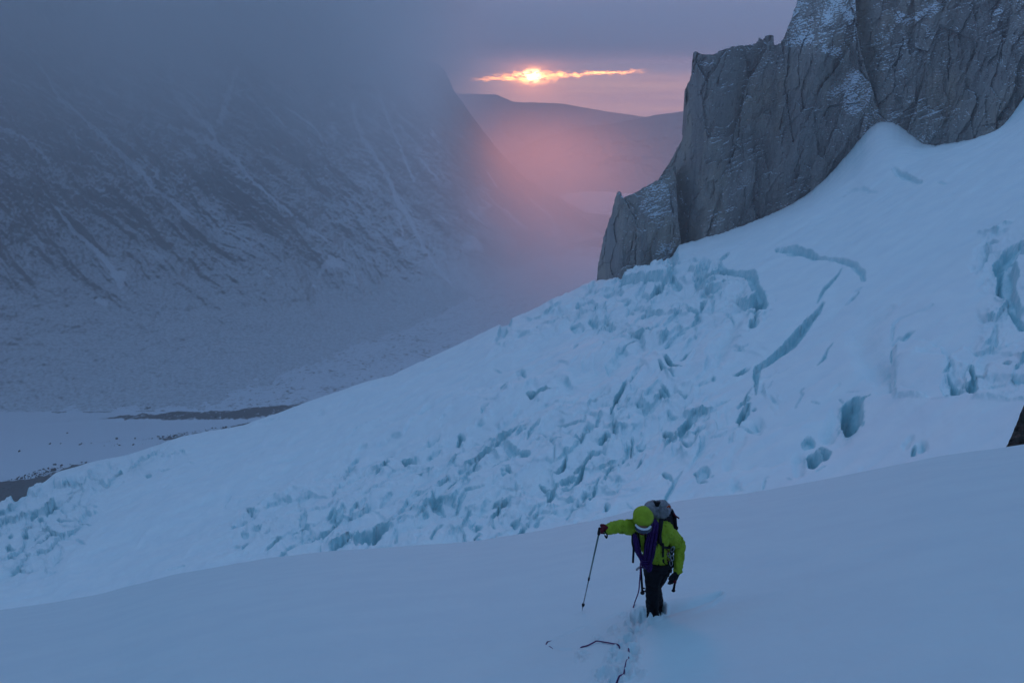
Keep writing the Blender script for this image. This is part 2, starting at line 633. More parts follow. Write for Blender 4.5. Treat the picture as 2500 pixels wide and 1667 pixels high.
JUMBLE = [([(1415, 700), (1480, 640), (1640, 612), (1790, 650), (1880, 740), (1890, 800), (1740, 800), (1620, 850), (1500, 880), (1400, 800), (1200, 880), (1225, 800), (1340, 730)], 1.0, 34),
          ([(560, 1345), (610, 1250), (760, 1170), (960, 1110), (1200, 1040), (1460, 950), (1740, 950), (1770, 1010), (1600, 1110), (1470, 1230), (1340, 1340), (800, 1380)], 0.75, 40),
          ([(-60, 1240), (170, 1155), (430, 1085), (470, 1115), (270, 1190), (220, 1290), (120, 1420), (-60, 1440)], 1.2, 26),
          ([(2380, 560), (2520, 540), (2560, 1000), (2300, 985), (2300, 900), (2380, 850)], 0.5, 50),
          ([(820, 920), (960, 870), (1180, 770), (1220, 790), (1000, 900), (860, 960)], 0.25, 26)]

CROPS = {7: (0, 0), 1: (1400, 600), 2: (1900, 560), 3: (1100, 900), 4: (1650, 900), 5: (550, 1000), 6: (0, 1030)}
CS = 600 / 2352.0
CREV = [
 (7, .35, [(2182/.2551,415/.2551,18),(2205/.2551,428/.2551,40),(2245/.2551,448/.2551,20)]), (7, .25, [(2075/.2551,466/.2551,16),(2105/.2551,462/.2551,26),(2140/.2551,470/.2551,10)]),
 (7, .5, [(2292/.2551,447/.2551,8),(2308/.2551,449/.2551,10)]), (7, .3, [(2035/.2551,484/.2551,8),(2060/.2551,480/.2551,12)]), (7, .3, [(1700/.2551,622/.2551,5),(1790/.2551,600/.2551,6),(1850/.2551,585/.2551,4)]),
 (2, 1.0, [(430,700,12),(380,780,25),(280,880,35),(150,1030,45),(60,1110,42),(0,1150,36),(-60,1200,30),(-140,1250,26),(-195,1290,30),(-210,1370,30),(-208,1440,16),(-210,1600,7)]),
 (2, 1.0, [(612,395,3),(560,470,12),(490,550,16),(430,610,16),(375,700,5)]),
 (1, .6, [(1400,230,18),(1560,260,36),(1700,300,55),(1740,400,40),(1790,480,45),(1800,600,55),(1750,640,16)]),
 (2, .5, [(0,190,25),(150,200,55),(260,220,52),(370,270,28),(470,290,16),(600,320,32),(720,365,30),(800,420,32),(820,480,20)]),
 (2, .8, [(800,548,4),(745,580,8)]), (2, .8, [(770,590,5),(720,640,12),(650,705,3)]),
 (2, 1.0, [(525,1100,3),(470,1170,9),(440,1250,14),(375,1315,4)]),
 (2, .4, [(1465,785,10),(1400,835,13),(1250,870,11),(1150,900,13),(1100,960,18),(1080,1100,10)]),
 (2, .8, [(1080,1190,6),(1085,1300,7),(1100,1400,5),(1120,1540,5)]),
 (2, .7, [(1300,1020,4),(1240,1050,20),(1200,1090,18),(1150,1080,8),(1090,1140,8)]),
 (2, .9, [(1650,1270,4),(1620,1350,13),(1570,1410,4)]),
 (2, 1.1, [(1620,1390,10),(1680,1450,20),(1700,1540,40)]), (2, 1.3, [(1850,1340,24),(1880,1440,20),(1850,1520,55)]),
 (2, 1.1, [(1910,1400,18),(1960,1400,20)]), (2, .9, [(1780,1460,10),(1850,1540,20)]), (2, 1.0, [(2165,1280,18),(2200,1290,26)]),
 (2, .6, [(2090,130,10),(2040,125,28),(1990,115,8)]),
 (2, .5, [(2340,170,50),(2220,260,80),(2150,380,100),(2190,520,95),(2160,640,80),(2220,720,60),(2280,800,50)]),
 (2, .6, [(2240,780,16),(2280,840,30),(2340,880,44)]), (2, .35, [(2090,900,18),(2060,1060,50),(1950,1130,14)]),
 (2, .13, [(1080,750,50),(900,880,120),(800,1050,150),(850,1250,150),(1000,1400,110)]),
 (1, .9, [(1215,640,8),(1240,560,24),(1262,520,12)]), (1, .6, [(1210,620,16),(1150,640,34)]),
 (1, 1.0, [(965,390,14),(1010,405,12)]), (1, .6, [(940,345,30),(1010,375,30)]), (1, .9, [(1400,150,8),(1440,122,20),(1480,80,13)]),
 (1, .8, [(555,655,16),(580,672,8)]), (1, .8, [(620,628,3),(700,628,5),(770,625,3)]), (1, .5, [(340,760,36),(385,775,16)]), (1, .9, [(290,750,14)]*2),
 (1, .4, [(480,840,28),(545,822,16)]), (1, .2, [(1370,1165,50),(1400,1050,75),(1500,900,75),(1570,740,55),(1640,680,30)]),
 (1, .9, [(1665,958,7),(1600,1000,13),(1530,1008,5)]), (1, .8, [(1690,835,5),(1675,850,9)]),
 (1, .4, [(860,1215,9),(820,1270,12),(780,1325,3)]), (1, .9, [(1342,1265,13),(1340,1290,15)]), (1, .7, [(1300,1310,8),(1250,1325,13),(1200,1350,4)]),
 (1, .6, [(1730,1280,4),(1850,1240,4),(2010,1210,4),(2070,1160,3)]), (1, .6, [(1700,1430,6),(1760,1400,4),(1860,1390,4),(1905,1310,3)]),
 (1, .8, [(2200,1370,4),(2170,1395,5),(2200,1420,8),(2160,1490,7),(2120,1550,3)]),
 (1, .5, [(430,330,10),(480,400,10)]), (1, .45, [(60,590,40),(150,560,45),(210,640,36),(280,620,30)]), (1, .4, [(330,480,50),(440,480,40)]),
 (1, .5, [(520,560,18),(500,600,12)]), (1, .5, [(170,740,26)]*2), (1, .4, [(10,800,40),(80,790,26)]), (1, .5, [(30,950,18),(5,1010,12)]),
 (1, .5, [(1060,600,14),(1110,640,30)]), (1, .6, [(940,620,14),(935,580,10)]), (1, .7, [(990,800,8),(1000,850,8),(1050,840,10)]), (1,.8,[(970,780,10)]*2),
 (1, .4, [(1200,330,40),(1260,210,30),(1290,170,20)]), (1, .4, [(1000,170,24),(960,150,12)]), (1, .35, [(1140,180,26),(1230,240,20)]),
 (1, .25, [(410,1150,36)]*2), (1, .3, [(180,1470,36),(280,1400,20)]),
 (3, .7, [(420,20,4),(480,40,8)]), (3, .3, [(380,220,13),(300,250,28),(200,290,24),(130,350,6)]), (3, .22, [(790,150,26),(810,220,38),(835,300,13)]),
 (3, .5, [(1000,130,3),(870,240,4)]), (3, .9, [(720,570,13),(680,620,23),(630,680,11)]), (3, .8, [(850,540,7),(820,580,20),(760,640,20),(735,710,9)]),
 (3, .8, [(690,865,34),(730,870,34)]), (3, .9, [(1290,480,6),(1270,550,15),(1230,540,13),(1180,560,23),(1100,575,27),(1030,560,9)]),
 (3, .5, [(1380,600,26),(1320,610,42),(1260,650,18)]), (3, .5, [(1175,710,4),(1100,740,12),(1000,740,28),(900,740,13),(840,790,10),(770,870,5)]),
 (3, .4, [(970,790,9),(860,860,11),(800,920,8),(765,970,5),(690,980,3)]), (3, .7, [(620,885,7),(520,930,28),(430,970,28),(370,1030,7)]),
 (3, .4, [(300,990,9),(200,1010,38),(100,1020,38)]), (3, .5, [(520,1060,18),(450,1110,15),(390,1165,4)]),
 (3, .9, [(320,1200,7),(250,1220,13),(150,1240,15),(100,1310,20),(65,1390,16)]), (3, .5, [(515,1140,2),(440,1240,5),(375,1355,3)]),
 (3, .9, [(235,1355,5),(190,1380,13),(160,1450,20),(130,1540,20)]), (3, 1.0, [(1275,915,5),(1235,970,28),(1200,1000,18)]),
 (3, .8, [(1150,1060,38),(1090,1110,42)]), (3, 1.2, [(1020,1120,16),(1000,1160,28),(960,1230,38),(940,1290,18)]), (3, .15, [(1100,960,55),(1200,910,55)]),
 (3, .5, [(690,1225,7),(640,1280,20),(560,1310,16),(510,1340,18)]), (3, 1.0, [(490,1370,9),(430,1430,11),(395,1510,13),(420,1560,8)]),
 (3, .9, [(800,1385,13),(760,1440,18)]), (3, .8, [(650,1490,20),(610,1510,36)]), (3, .9, [(740,1520,15)]*2), (3, .6, [(870,1450,16),(820,1510,28)]),
 (3, .8, [(1665,860,5),(1570,930,15),(1510,1010,17),(1470,1080,13),(1410,1130,4)]), (3, .8, [(1325,845,11),(1330,890,7)]),
 (3, .6, [(1310,1142,18),(1340,1140,14)]), (3, .5, [(1330,1205,10),(1370,1100,18)]), (3, .9, [(1870,710,8),(1825,750,17)]), (3, .3, [(1790,690,30)]*2),
 (3, .5, [(1700,760,4),(1740,810,13)]), (3, .9, [(2350,420,28),(2300,480,45),(2220,560,45),(2190,660,18)]), (3, .8, [(2160,640,22),(2130,680,28),(2060,760,22),(2030,800,5)]),
 (3, .9, [(1590,405,9)]*2), (3, .6, [(1620,430,20),(1660,420,14)]), (3, .6, [(1700,345,13)]*2), (3, .6, [(1780,245,11),(1750,330,8)]),
 (3, .12, [(1400,230,28),(1380,330,28),(1420,440,28),(1600,470,18)]), (3, .9, [(2220,980,3),(2150,1080,15),(2110,1170,20),(2060,1250,16)]),
 (3, .25, [(2130,230,36),(2050,270,55),(1950,330,85),(1850,450,88),(1790,560,55)]),
 (3, .7, [(1680,1310,4),(1750,1360,6)]), (3, .7, [(1110,1455,8),(1130,1435,10)]), (3, .6, [(1400,1420,9)]*2), (3, .6, [(935,1445,5),(975,1405,5)]), (3, .6, [(340,1290,6),(380,1288,6)]),
 (3, .8, [(680,1160,11)]*2), (3, .7, [(440,775,8)]*2), (3, .4, [(1130,260,4),(1050,290,4)]), (3, .4, [(280,695,5),(200,755,9),(130,810,3)]), (3, .4, [(240,795,3),(195,850,5)]),
 (3, .35, [(720,120,5),(700,40,14),(640,80,12)]), (3, .8, [(690,515,10),(660,545,8)]), (3, .5, [(600,840,60),(520,780,40)]),
 (3, .5, [(160,1180,14),(180,1120,18)]), (3, .7, [(60,1130,14)]*2), (3, .6, [(930,1090,9)]*2), (3, .3, [(200,1500,26),(230,1430,18)]), (3,.4,[(330,1450,16)]*2),
 (4, 1.4, [(700,345,13),(665,420,38),(620,485,38)]), (4, 1.0, [(690,300,20),(600,370,16)]), (4, 1.0, [(745,385,15)]*2), (4, .5, [(520,300,9),(460,325,18),(400,350,11)]),
 (4, .8, [(270,495,9),(310,490,7)]), (4, .7, [(400,620,5),(420,590,7),(500,575,5)]), (4, .8, [(480,645,7),(420,680,13),(330,695,7)]), (4, .2, [(280,610,50)]*2),
 (4, 1.1, [(1830,260,24),(1740,290,52),(1690,370,100),(1690,470,100),(1680,540,70)]), (4, .22, [(1550,420,85),(1480,600,95)]), (4, .12, [(1580,630,120)]*2),
 (4, .8, [(1790,520,9),(1785,545,9)]), (4, .8, [(1575,275,9),(1600,295,7)]), (4, .5, [(1290,680,48),(1240,720,34)]), (4, 1.0, [(1390,740,34),(1450,790,36),(1430,850,26)]),
 (4, .7, [(1330,850,80),(1310,920,46)]), (4, .2, [(1180,850,65),(1180,1000,55)]), (4, .9, [(1165,1050,6),(1205,1045,7)]), (4, .6, [(1415,945,9),(1350,1000,12)]),
 (4, .8, [(1225,190,4),(1195,215,5),(1215,240,6),(1180,310,7),(1140,380,3)]), (4, .7, [(1300,318,6),(1370,325,5)]), (4, .25, [(1560,160,20),(1490,225,12)]), (4, .6, [(1640,205,4),(1750,195,4)]),
 (4, .15, [(650,700,38),(560,830,48),(500,950,58)]), (4, 1.0, [(190,1010,18),(230,1085,18),(300,1100,5)]), (4, .6, [(350,1045,14),(330,1060,6)]), (4, .35, [(260,1010,60)]*2),
 (4, .22, [(570,1130,55),(640,1160,14)]), (4, .8, [(475,1230,4),(570,1210,5)]), (4, .6, [(885,1040,7),(850,1050,7),(850,1080,12),(835,1155,5)]), (4, .6, [(1060,1045,4),(1105,1075,5)]),
 (4, 1.0, [(2285,770,14),(2270,830,26)]), (4, .3, [(2350,780,55)]*2), (4, .25, [(2250,700,30),(2190,760,36)]), (4, .5, [(600,570,6),(700,590,26),(800,610,18),(870,620,12)]), (4, .25, [(780,530,70)]*2),
 (4, .8, [(350,90,7),(355,120,8)]), (4,.1,[(1790,960,36)]*2),
 (5, .4, [(1480,130,6),(1350,180,13),(1240,220,18),(1205,270,7)]), (5, .4, [(660,480,4),(540,525,10),(480,570,3)]), (5, .5, [(1490,475,7),(1410,520,18),(1300,590,6)]),
 (5, .4, [(1600,435,6),(1540,460,4)]), (5, .5, [(1280,645,8),(1200,690,13),(1080,765,4)]), (5, .6, [(1320,755,6),(1270,800,13),(1190,835,5)]),
 (5, .5, [(1950,540,4),(1800,600,18),(1700,670,13),(1560,720,6)]), (5, .6, [(2000,690,9),(1900,740,13),(1800,800,6)]), (5, .4, [(2160,560,13),(2080,620,28),(1950,700,18)]),
 (5, .6, [(1040,630,9),(960,665,8)]), (5, .7, [(330,1035,9),(285,1075,15),(240,1110,5)]), (5, .4, [(600,880,15),(500,930,28),(430,950,28),(385,1010,6)]),
 (5, .35, [(750,1050,36),(740,1150,28),(660,1190,28)]), (5, .8, [(750,1140,8),(745,1190,6)]), (5, .7, [(1130,980,18),(1060,1070,36),(1000,1120,13),(930,1140,8)]),
 (5, .6, [(1580,840,18),(1520,900,22),(1480,960,6)]), (5, .14, [(1460,720,10),(1360,820,38),(1280,890,30)]), (5, .5, [(1850,820,16),(1800,850,9)]), (5, .7, [(1610,940,9)]*2),
 (5, .6, [(2050,880,55),(2020,950,46),(2090,1020,18)]), (5, .6, [(1920,1030,28)]*2), (5, .8, [(1850,1122,8),(1880,1118,8)]), (5, .7, [(1545,1120,16),(1600,1110,26)]), (5, .3, [(1690,1100,40)]*2),
 (5, .9, [(2070,1140,13),(2010,1180,20),(1975,1270,16)]), (5, .8, [(1640,1200,8),(1635,1290,15)]), (5, .7, [(1590,1170,13)]*2), (5, 1.0, [(1175,1180,12),(1200,1195,14)]), (5, .8, [(1120,1215,8)]*2), (5, .9, [(1078,1240,10),(1082,1270,15)]),
 (5, .6, [(820,1185,7),(740,1240,13),(670,1295,7),(590,1330,3)]), (5, .5, [(910,1190,3),(820,1250,5),(740,1285,3)]), (5, .7, [(430,1180,9),(400,1230,18)]), (5, .5, [(190,1230,28)]*2), (5, .6, [(210,1140,8),(208,1190,7)]),
 (5, .22, [(1050,1190,20),(950,1290,28),(860,1340,18)]), (5, .35, [(220,1400,10),(100,1430,18),(0,1470,13)]), (5, .4, [(550,1350,3),(350,1390,4),(220,1450,6)]),
 (5, .4, [(510,85,8),(410,110,18),(330,140,10)]), (5, .2, [(920,30,30)]*2), (5, .3, [(870,690,26),(960,610,16)]), (5, .25, [(720,840,34)]*2), (5, .3, [(300,940,20),(260,970,12)]), (5, .5, [(870,910,10),(820,950,5)]),
 (6, .9, [(1400,510,14),(1430,522,22)]), (6, .45, [(1560,458,20),(1610,462,18)]), (6, .5, [(1740,290,18),(1790,330,6)]), (6, .5, [(1860,410,3),(1780,390,4)]),
 (6, .9, [(670,690,19)]*2), (6, .3, [(610,620,20)]*2), (6, .4, [(1180,590,12),(1060,660,12)]), (6, .4, [(960,620,15)]*2), (6, .6, [(930,830,3),(840,825,7),(700,800,5)]), (6, .4, [(720,855,15)]*2),
 (6, .9, [(560,945,12),(585,955,13),(780,955,6),(870,965,3)]), (6, .6, [(560,1000,6),(640,1010,9),(740,1012,5)]), (6, .8, [(390,955,22),(430,975,8)]), (6, .6, [(330,930,34)]*2), (6, .7, [(470,870,22)]*2), (6, .9, [(280,865,13)]*2),
 (6, .9, [(340,1120,11),(450,1105,8)]), (6, .9, [(590,1165,9)]*2), (6, .9, [(210,1215,13)]*2), (6, .9, [(80,1200,20),(130,1225,22)]), (6, .7, [(100,1115,18)]*2), (6, .5, [(240,1090,28)]*2),
 (6, .6, [(730,1140,9),(780,1180,13),(820,1230,5)]), (6, .3, [(590,1250,13),(550,1330,55),(480,1400,46),(430,1450,18)]), (6, .07, [(850,1060,36),(1000,990,40),(1300,850,40),(1700,680,30)]),
 (6, .6, [(1760,1410,11),(1700,1430,15),(1600,1455,4)]), (6, .3, [(1380,1480,4),(1530,1400,8)]), (6, .2, [(430,820,55)]*2), (6, .3, [(700,590,40),(600,570,30)]), (6, .5, [(100,1300,16),(160,1330,8)]), (6, .5, [(130,1440,8),(230,1440,10)]),
]
# blocks that stand up: (crop, height in crop px, footprint)
SERACS = [(1, 130, [(452,392),(500,330),(620,285),(760,268),(880,275),(960,310),(930,350),(820,368),(640,400),(470,405)]),
          (1, 45, [(215,385),(330,350),(440,350),(470,400),(330,420),(210,420)]),
          (1, 60, [(1180,420),(1230,300),(1330,290),(1360,380),(1260,440)]),
          (1, 40, [(60,640),(120,560),(210,560),(200,640),(100,670)]),
          (1, 46, [(170,720),(230,650),(320,650),(300,720),(230,745)]),
          (1, 50, [(660,480),(700,400),(780,400),(800,470),(740,510)]),
          (1, 60, [(1090,270),(1130,230),(1220,225),(1260,260),(1180,290)]),
          (1, 36, [(450,900),(470,840),(560,850),(550,900)]),
          (1, 40, [(1000,640),(1040,580),(1090,600),(1090,700),(1030,700)]),
          (3, 40, [(640,1510),(700,1440),(760,1480),(740,1540)]),
          (3, 50, [(870,1400),(930,1340),(1000,1350),(980,1420)]),
          (3, 36, [(1180,700),(1220,640),(1320,660),(1260,710)]),
          (5, 50, [(1210,1290),(1240,1180),(1290,1190),(1300,1290)]),
          (5, 50, [(1370,1260),(1390,1170),(1450,1180),(1450,1270)]),
          (5, 40, [(640,1240),(680,1170),(740,1180),(740,1230)]),
          (4, 40, [(1330,780),(1370,720),(1400,740),(1390,800)])]


# humps whose far side drops off: (height px, near width px, far width px, crest line)
RIDGES = [(20, 90, 9, [(2060, 990), (2130, 968), (2193, 966), (2260, 988), (2380, 985), (2520, 1012), (2620, 1020)]),
          (15, 70, 9, [(1690, 1085), (1750, 1062), (1789, 1056), (1854, 1073), (1938, 1046), (2010, 1020)]),
          (14, 60, 8, [(1240, 1190), (1295, 1155), (1330, 1118), (1424, 1079), (1500, 1052), (1580, 1010)]),
          (12, 50, 8, [(1060, 1245), (1180, 1178), (1262, 1128), (1300, 1110)]),
          (12, 60, 10, [(940, 1075), (1060, 1010), (1180, 962), (1320, 935), (1400, 915)]),
          (9, 50, 10, [(680, 1180), (800, 1120), (930, 1060), (1080, 985), (1180, 950)]),
          (12, 40, 8, [(560, 1290), (650, 1235), (760, 1195), (840, 1180)]),
          (12, 45, 8, [(860, 1245), (960, 1190), (1060, 1150), (1140, 1110)]),
          (10, 60, 14, [(1560, 1000), (1620, 930), (1700, 905), (1780, 890)]),
          (9, 80, 16, [(1330, 900), (1440, 860), (1560, 850), (1680, 790)]),
          (14, 80, 10, [(2150, 900), (2230, 880), (2330, 890), (2420, 905)]),
          (10, 70, 14, [(120, 1420), (220, 1330), (340, 1255), (520, 1170), (700, 1100)]),
          (10, 40, 8, [(-20, 1310), (60, 1270), (130, 1235), (220, 1200)]), (10, 30, 6, [(20, 1240), (90, 1205), (170, 1170), (260, 1150)]),
          (9, 40, 8, [(1690, 1190), (1780, 1160), (1880, 1150), (1960, 1120)])]


DOMES = [(20, [(2452, 760), (2440, 690), (2448, 640), (2490, 615), (2620, 600), (2620, 770)]), (14, [(2400, 925), (2410, 875), (2460, 860), (2600, 850), (2600, 930)]),
         (13, [(2178, 985), (2172, 900), (2182, 850), (2230, 835), (2300, 850), (2322, 900), (2300, 950), (2318, 990)]),
         (13, [(2365, 1000), (2385, 955), (2440, 945), (2520, 940), (2530, 1010)]),
         (10, [(2310, 870), (2350, 840), (2400, 860), (2380, 900), (2330, 910)]),
         (12, [(1215, 1225), (1240, 1200), (1275, 1200), (1290, 1240), (1260, 1275), (1220, 1270)]),
         (10, [(1560, 880), (1600, 860), (1640, 870), (1630, 910), (1580, 920)]),
         (12, [(1440, 760), (1490, 735), (1540, 745), (1530, 790), (1460, 800)]),
         (10, [(1340, 740), (1380, 715), (1425, 730), (1400, 770), (1350, 770)])]


def build_glacier():
    m_ = 1250; n = 760
    a = np.linspace(-0.80, 0.80, m_)
    t = np.concatenate([np.linspace(-0.05, 1.0, n - 70) , 1 + np.linspace(0.003, 0.25, 70)])
    # finer steps near the silhouette
    A, T = np.meshgrid(a, t)
    e0, e1, r0, r1 = gl_params(A)
    R = r0 * (r1 / r0) ** T
    g = np.abs(1 - T) ** GP
    e1s = np.interp(A, gag, ge1s)
    wt = np.where(T < 1, sstep(T, 0.74, 1.0) ** 1.8, 1.0)
    e1b = e1s + (e1 - e1s) * wt
    E = e1b - (e1s - e0) * np.where(T < 1, g, (T - 1) * 0.6 + (T - 1) ** 2 * 8)
    P = polar(A, R, E * R)
    u, v = pix(P)
    x, y = P[..., 0], P[..., 1]
    met = R / 1944.0                       # metres per photo pixel there
    # gentle swells and wind flutes drawn out along the fall of the ice
    q1 = (x * 0.86 + y * 0.5); q2 = (-x * 0.5 + y * 0.86)
    edge = 1 - sstep(T, 0.90, 1.0) * 0.75
    dz = 4.2 * fbm(q1 / 130, q2 / 60, 4, 2) * edge
    dz += 0.7 * fbm(q1 / 34, q2 / 11, 4, 12) * edge
    # image-scaled frame, turned along the streaks that climb to the right
    s1 = (u * 0.86 - v * 0.5); s2 = (u * 0.5 + v * 0.86)
    wx = fbm(s1 / 120, s2 / 70, 3, 51) * 22; wy = fbm(s1 / 120, s2 / 70, 3, 57) * 16
    calm = (1 - 0.75 * sstep(u, 1700, 1950)) * (1 - 0.5 * sstep(v, 700, 520))
    dz += calm * met * 7.0 * fbm((s1 + wx) / 190, (s2 + wy) / 52, 4, 61, ridge=True) * edge
    dz += calm * met * 1.6 * fbm((s1 + wx) / 40, (s2 + wy) / 11, 4, 71) * edge
    for hgt, near_w, far_w, line in RIDGES:
        ln = np.array(line, float)
        us = ln[:, 0]; vs = ln[:, 1]
        q, _ = seg_dist(u, v, [(x_, y_, 1.0) for x_, y_ in line])
        vl = np.interp(u, us[np.argsort(us)], vs[np.argsort(us)])
        ends = sstep(u, us.min() - 10, us.min() + 60) * (1 - sstep(u, us.max() - 60, us.max() + 10))
        side = v + 6 * fbm(u / 40, v / 40, 2, 17) - vl
        prof = np.where(side > 0, np.exp(-(side / near_w) ** 2), np.exp(-(side / far_w) ** 2))
        dz += hgt * met * prof * ends
    jm = np.zeros_like(u)
    for poly, st, size in JUMBLE:
        jsd = poly_sd(u, v, poly)
        mask = sstep(jsd + 22 * fbm(u / 40, v / 40, 3, 81), -12, 30) * st
        patch = sstep(fbm(u / 75, v / 55, 3, int(size)), -0.15, 0.35)
        mask = mask * (0.35 + 0.65 * patch)
        jm = np.maximum(jm, mask)
        ww = 0.55 * size
        w1 = ww * fbm(u / (size * 1.6), v / (size * 1.6), 4, 301 + int(size)); w2 = ww * fbm(u / (size * 1.6), v / (size * 1.6), 4, 311 + int(size))
        c1 = (s1 + wx + w1) / (size * 2.1); c2 = (s2 + wy + w2) / size
        f1, f2, h1, h2, ox, oy = cells(c1, c2, int(size) + 3, 1.0)
        block = (h1 - 0.5) * 0.75 + ox * (h2 - 0.5) * 0.9 + oy * (h1 - 0.35) * 1.3
        gap = 1 - sstep(f2 - f1, 0.0, 0.22)
        dz += mask * met * size * (1.1 * block * sstep(f2 - f1, 0.0, 0.07) - 0.22 * gap * (h2 > 0.6))
        f1, f2, h1, h2, ox, oy = cells(c1 * 2.7 + 4 + w2 / size, c2 * 2.3, int(size) + 9, 1.0)
        dz += mask * patch * met * size * 0.34 * sstep(f2 - f1, 0, 0.2) * (0.6 * (h1 - 0.5) * (h1 > 0.5) + 0.7 * ox * (h2 - 0.5))
        dz += mask * met * size * 0.24 * fbm(u / 13, v / 10, 5, 87, gain=0.6)
    # stepped ledges running up to the right, their steps facing down the fall
    zone = np.maximum(sstep(poly_sd(u, v, [(420, 1370), (520, 1240), (760, 1120), (1000, 1000), (1300, 880), (1560, 780), (1850, 800), (1930, 980), (1760, 1130), (1500, 1260), (1340, 1360)]), -30, 60),
                      0.8 * sstep(poly_sd(u, v, JUMBLE[0][0]), -20, 40))
    ang = 0.55 + 0.30 * fbm(u / 260, v / 260, 2, 431)
    qq = u * np.sin(ang) + v * np.cos(ang) + 26 * fbm(u / 90, v / 90, 3, 433) + 7 * fbm(u / 24, v / 24, 3, 435)
    for lam, am, sd_ in ((92.0, 15.0, 441), (43.0, 6.0, 443)):
        fr = np.mod(-qq / lam + 0.3 * sd_, 1.0)
        saw = (1 - fr) * sstep(fr, 0.0, 0.09)
        gate = sstep(fbm(u / (lam * 1.1), v / (lam * 0.9), 3, sd_), -0.12, 0.30)
        dz += zone * gate * met * am * (saw - 0.4)
    # slits drawn out up to the right between the blocks
    for poly, st, size in (JUMBLE[0], JUMBLE[1], JUMBLE[4], ([(500, 1360), (560, 1230), (760, 1130), (960, 1060), (1160, 960), (1300, 900), (1500, 880), (1800, 860), (1900, 980), (1700, 1150), (1480, 1250), (1340, 1340)], 0.8, 46)):
        jsd = poly_sd(u, v, poly)
        mk = sstep(jsd, -20, 30) * st
        w1 = 9 * fbm(u / 40, v / 40, 3, 401); w2 = 7 * fbm(u / 22, v / 22, 3, 403)
        size = size * 1.7; ang = 0.72 + 0.25 * fbm(u / 200, v / 200, 2, 405)
        pp = u * np.cos(ang) - v * np.sin(ang) + w1; qq = u * np.sin(ang) + v * np.cos(ang) + w2
        f1, f2, h1, h2, ox, oy = cells(pp / (size * 1.9), qq / (size * 0.85), int(size) + 71, 0.9)
        half = 0.05 + 0.13 * h1
        body = (1 - sstep(np.abs(oy) / half, 0.55, 1.0)) * (1 - sstep(np.abs(ox), 0.22, 0.42)) * (h2 > 0.60)
        lip = np.exp(-((oy - half - 0.12) / 0.14) ** 2) * (1 - sstep(np.abs(ox), 0.2, 0.45)) * (h2 > 0.60)
        mk = mk * (0.25 + 0.75 * sstep(fbm(u / 60, v / 45, 3, 409 + int(size)), -0.25, 0.25))
        dz -= mk * met * size * (0.75 * body * (0.4 + h1) - 0.16 * lip)
    # traced crevasses and standing blocks
    jx = 3.6 * fbm(u / 16, v / 16, 4, 91) + 1.6 * fbm(u / 5, v / 5, 2, 93)
    jy = 3.0 * fbm(u / 16, v / 16, 4, 95) + 1.4 * fbm(u / 5, v / 5, 2, 97)
    carve = np.zeros_like(u)
    for cr, k, pts in CREV:
        ox_, oy_ = CROPS[cr]
        pl = [(ox_ + p[0] * CS, oy_ + p[1] * CS, max(p[2] * CS, 0.8)) for p in pts]
        if pl[0] == pl[-1] and len(pl) == 2: pl[1] = (pl[0][0] + 1.5, pl[0][1] - 1, pl[0][2])
        us = [p[0] for p in pl]; vs = [p[1] for p in pl]; ww = max(p[2] for p in pl)
        pad = ww * 2 + 14
        rows, cols = np.where((u > min(us) - pad) & (u < max(us) + pad) & (v > min(vs) - pad) & (v < max(vs) + pad) & (T < 1.0))
        if len(rows) == 0: continue
        uu, vv = u[rows, cols], v[rows, cols]
        sc = min(1.0, ww / 7.0) * 0.8 + 0.15
        q, bw = seg_dist(uu + jx[rows, cols] * sc, vv + jy[rows, cols] * sc, pl)
        lo = 0.68 if k > 0.3 else 0.05
        prof = 1 - sstep(q, lo, 1.05 if k > 0.3 else 1.35)
        dep = k * 2.9 * np.minimum(np.maximum(bw, 2.2), 26) * met[rows, cols] * prof
        carve[rows, cols] = np.maximum(carve[rows, cols], dep)
    dz -= carve
    up = np.zeros_like(u)
    for cr, hgt, pts in SERACS:
        ox_, oy_ = CROPS[cr]
        pl = [(ox_ + p[0] * CS, oy_ + p[1] * CS) for p in pts]
        us = [p[0] for p in pl]; vs = [p[1] for p in pl]
        rows, cols = np.where((u > min(us) - 12) & (u < max(us) + 12) & (v > min(vs) - 12) & (v < max(vs) + 12) & (T < 1.0))
        if len(rows) == 0: continue
        s_ = poly_sd(u[rows, cols] + jx[rows, cols] * .6, v[rows, cols] + jy[rows, cols] * .6, pl)
        up[rows, cols] = np.maximum(up[rows, cols], hgt * CS * met[rows, cols] * (sstep(s_, -0.6, 1.6) * 0.8 + 0.2 * sstep(s_, 0, 14)))
    dz += up
    for hgt, pts in DOMES:
        s_ = poly_sd(u + jx, v + jy, pts)
        dz += hgt * met * (0.75 * sstep(s_, -2, 9) + 0.25 * sstep(s_, 0, 60)) * (T < 1)
    dz += met * sstep(T, 0.90, 0.99) * (3.5 * fbm(u / 26, v * 0, 4, 421) + 2.0 * fbm(u / 8, v * 0, 3, 423)) * (T <= 1) * sstep(u, 1480, 1560)
    P[..., 2] += dz
    N = grid_normals(P)
    nz = np.abs(N[..., 2])
    steep = 1 - sstep(nz, 0.50, 0.80)
    hollow = np.clip((blur(P[..., 2], 10) - P[..., 2]) / (met * 14), 0, 1)
    local = sstep(np.abs(dz - blur(dz, 6)) / met, 1.5, 7)
    ice = np.clip(steep * (0.45 + 0.55 * local) + 0.5 * hollow + 0.35 * sstep(carve / met, 4, 26), 0, 1)
    ice = np.maximum(ice, 0.10 * jm)
    ice *= sstep(T, -0.1, 0.05)
    # grit where the ice meets the valley moraine at the far left
    dirt = 0 * ice
    o = grid_mesh('glacier', P, M_GLAC, {'ice': ice, 'dirt': dirt})
    tag(o, 'broken blue icefall of the glacier with crevasses below the rock towers', kind='structure')


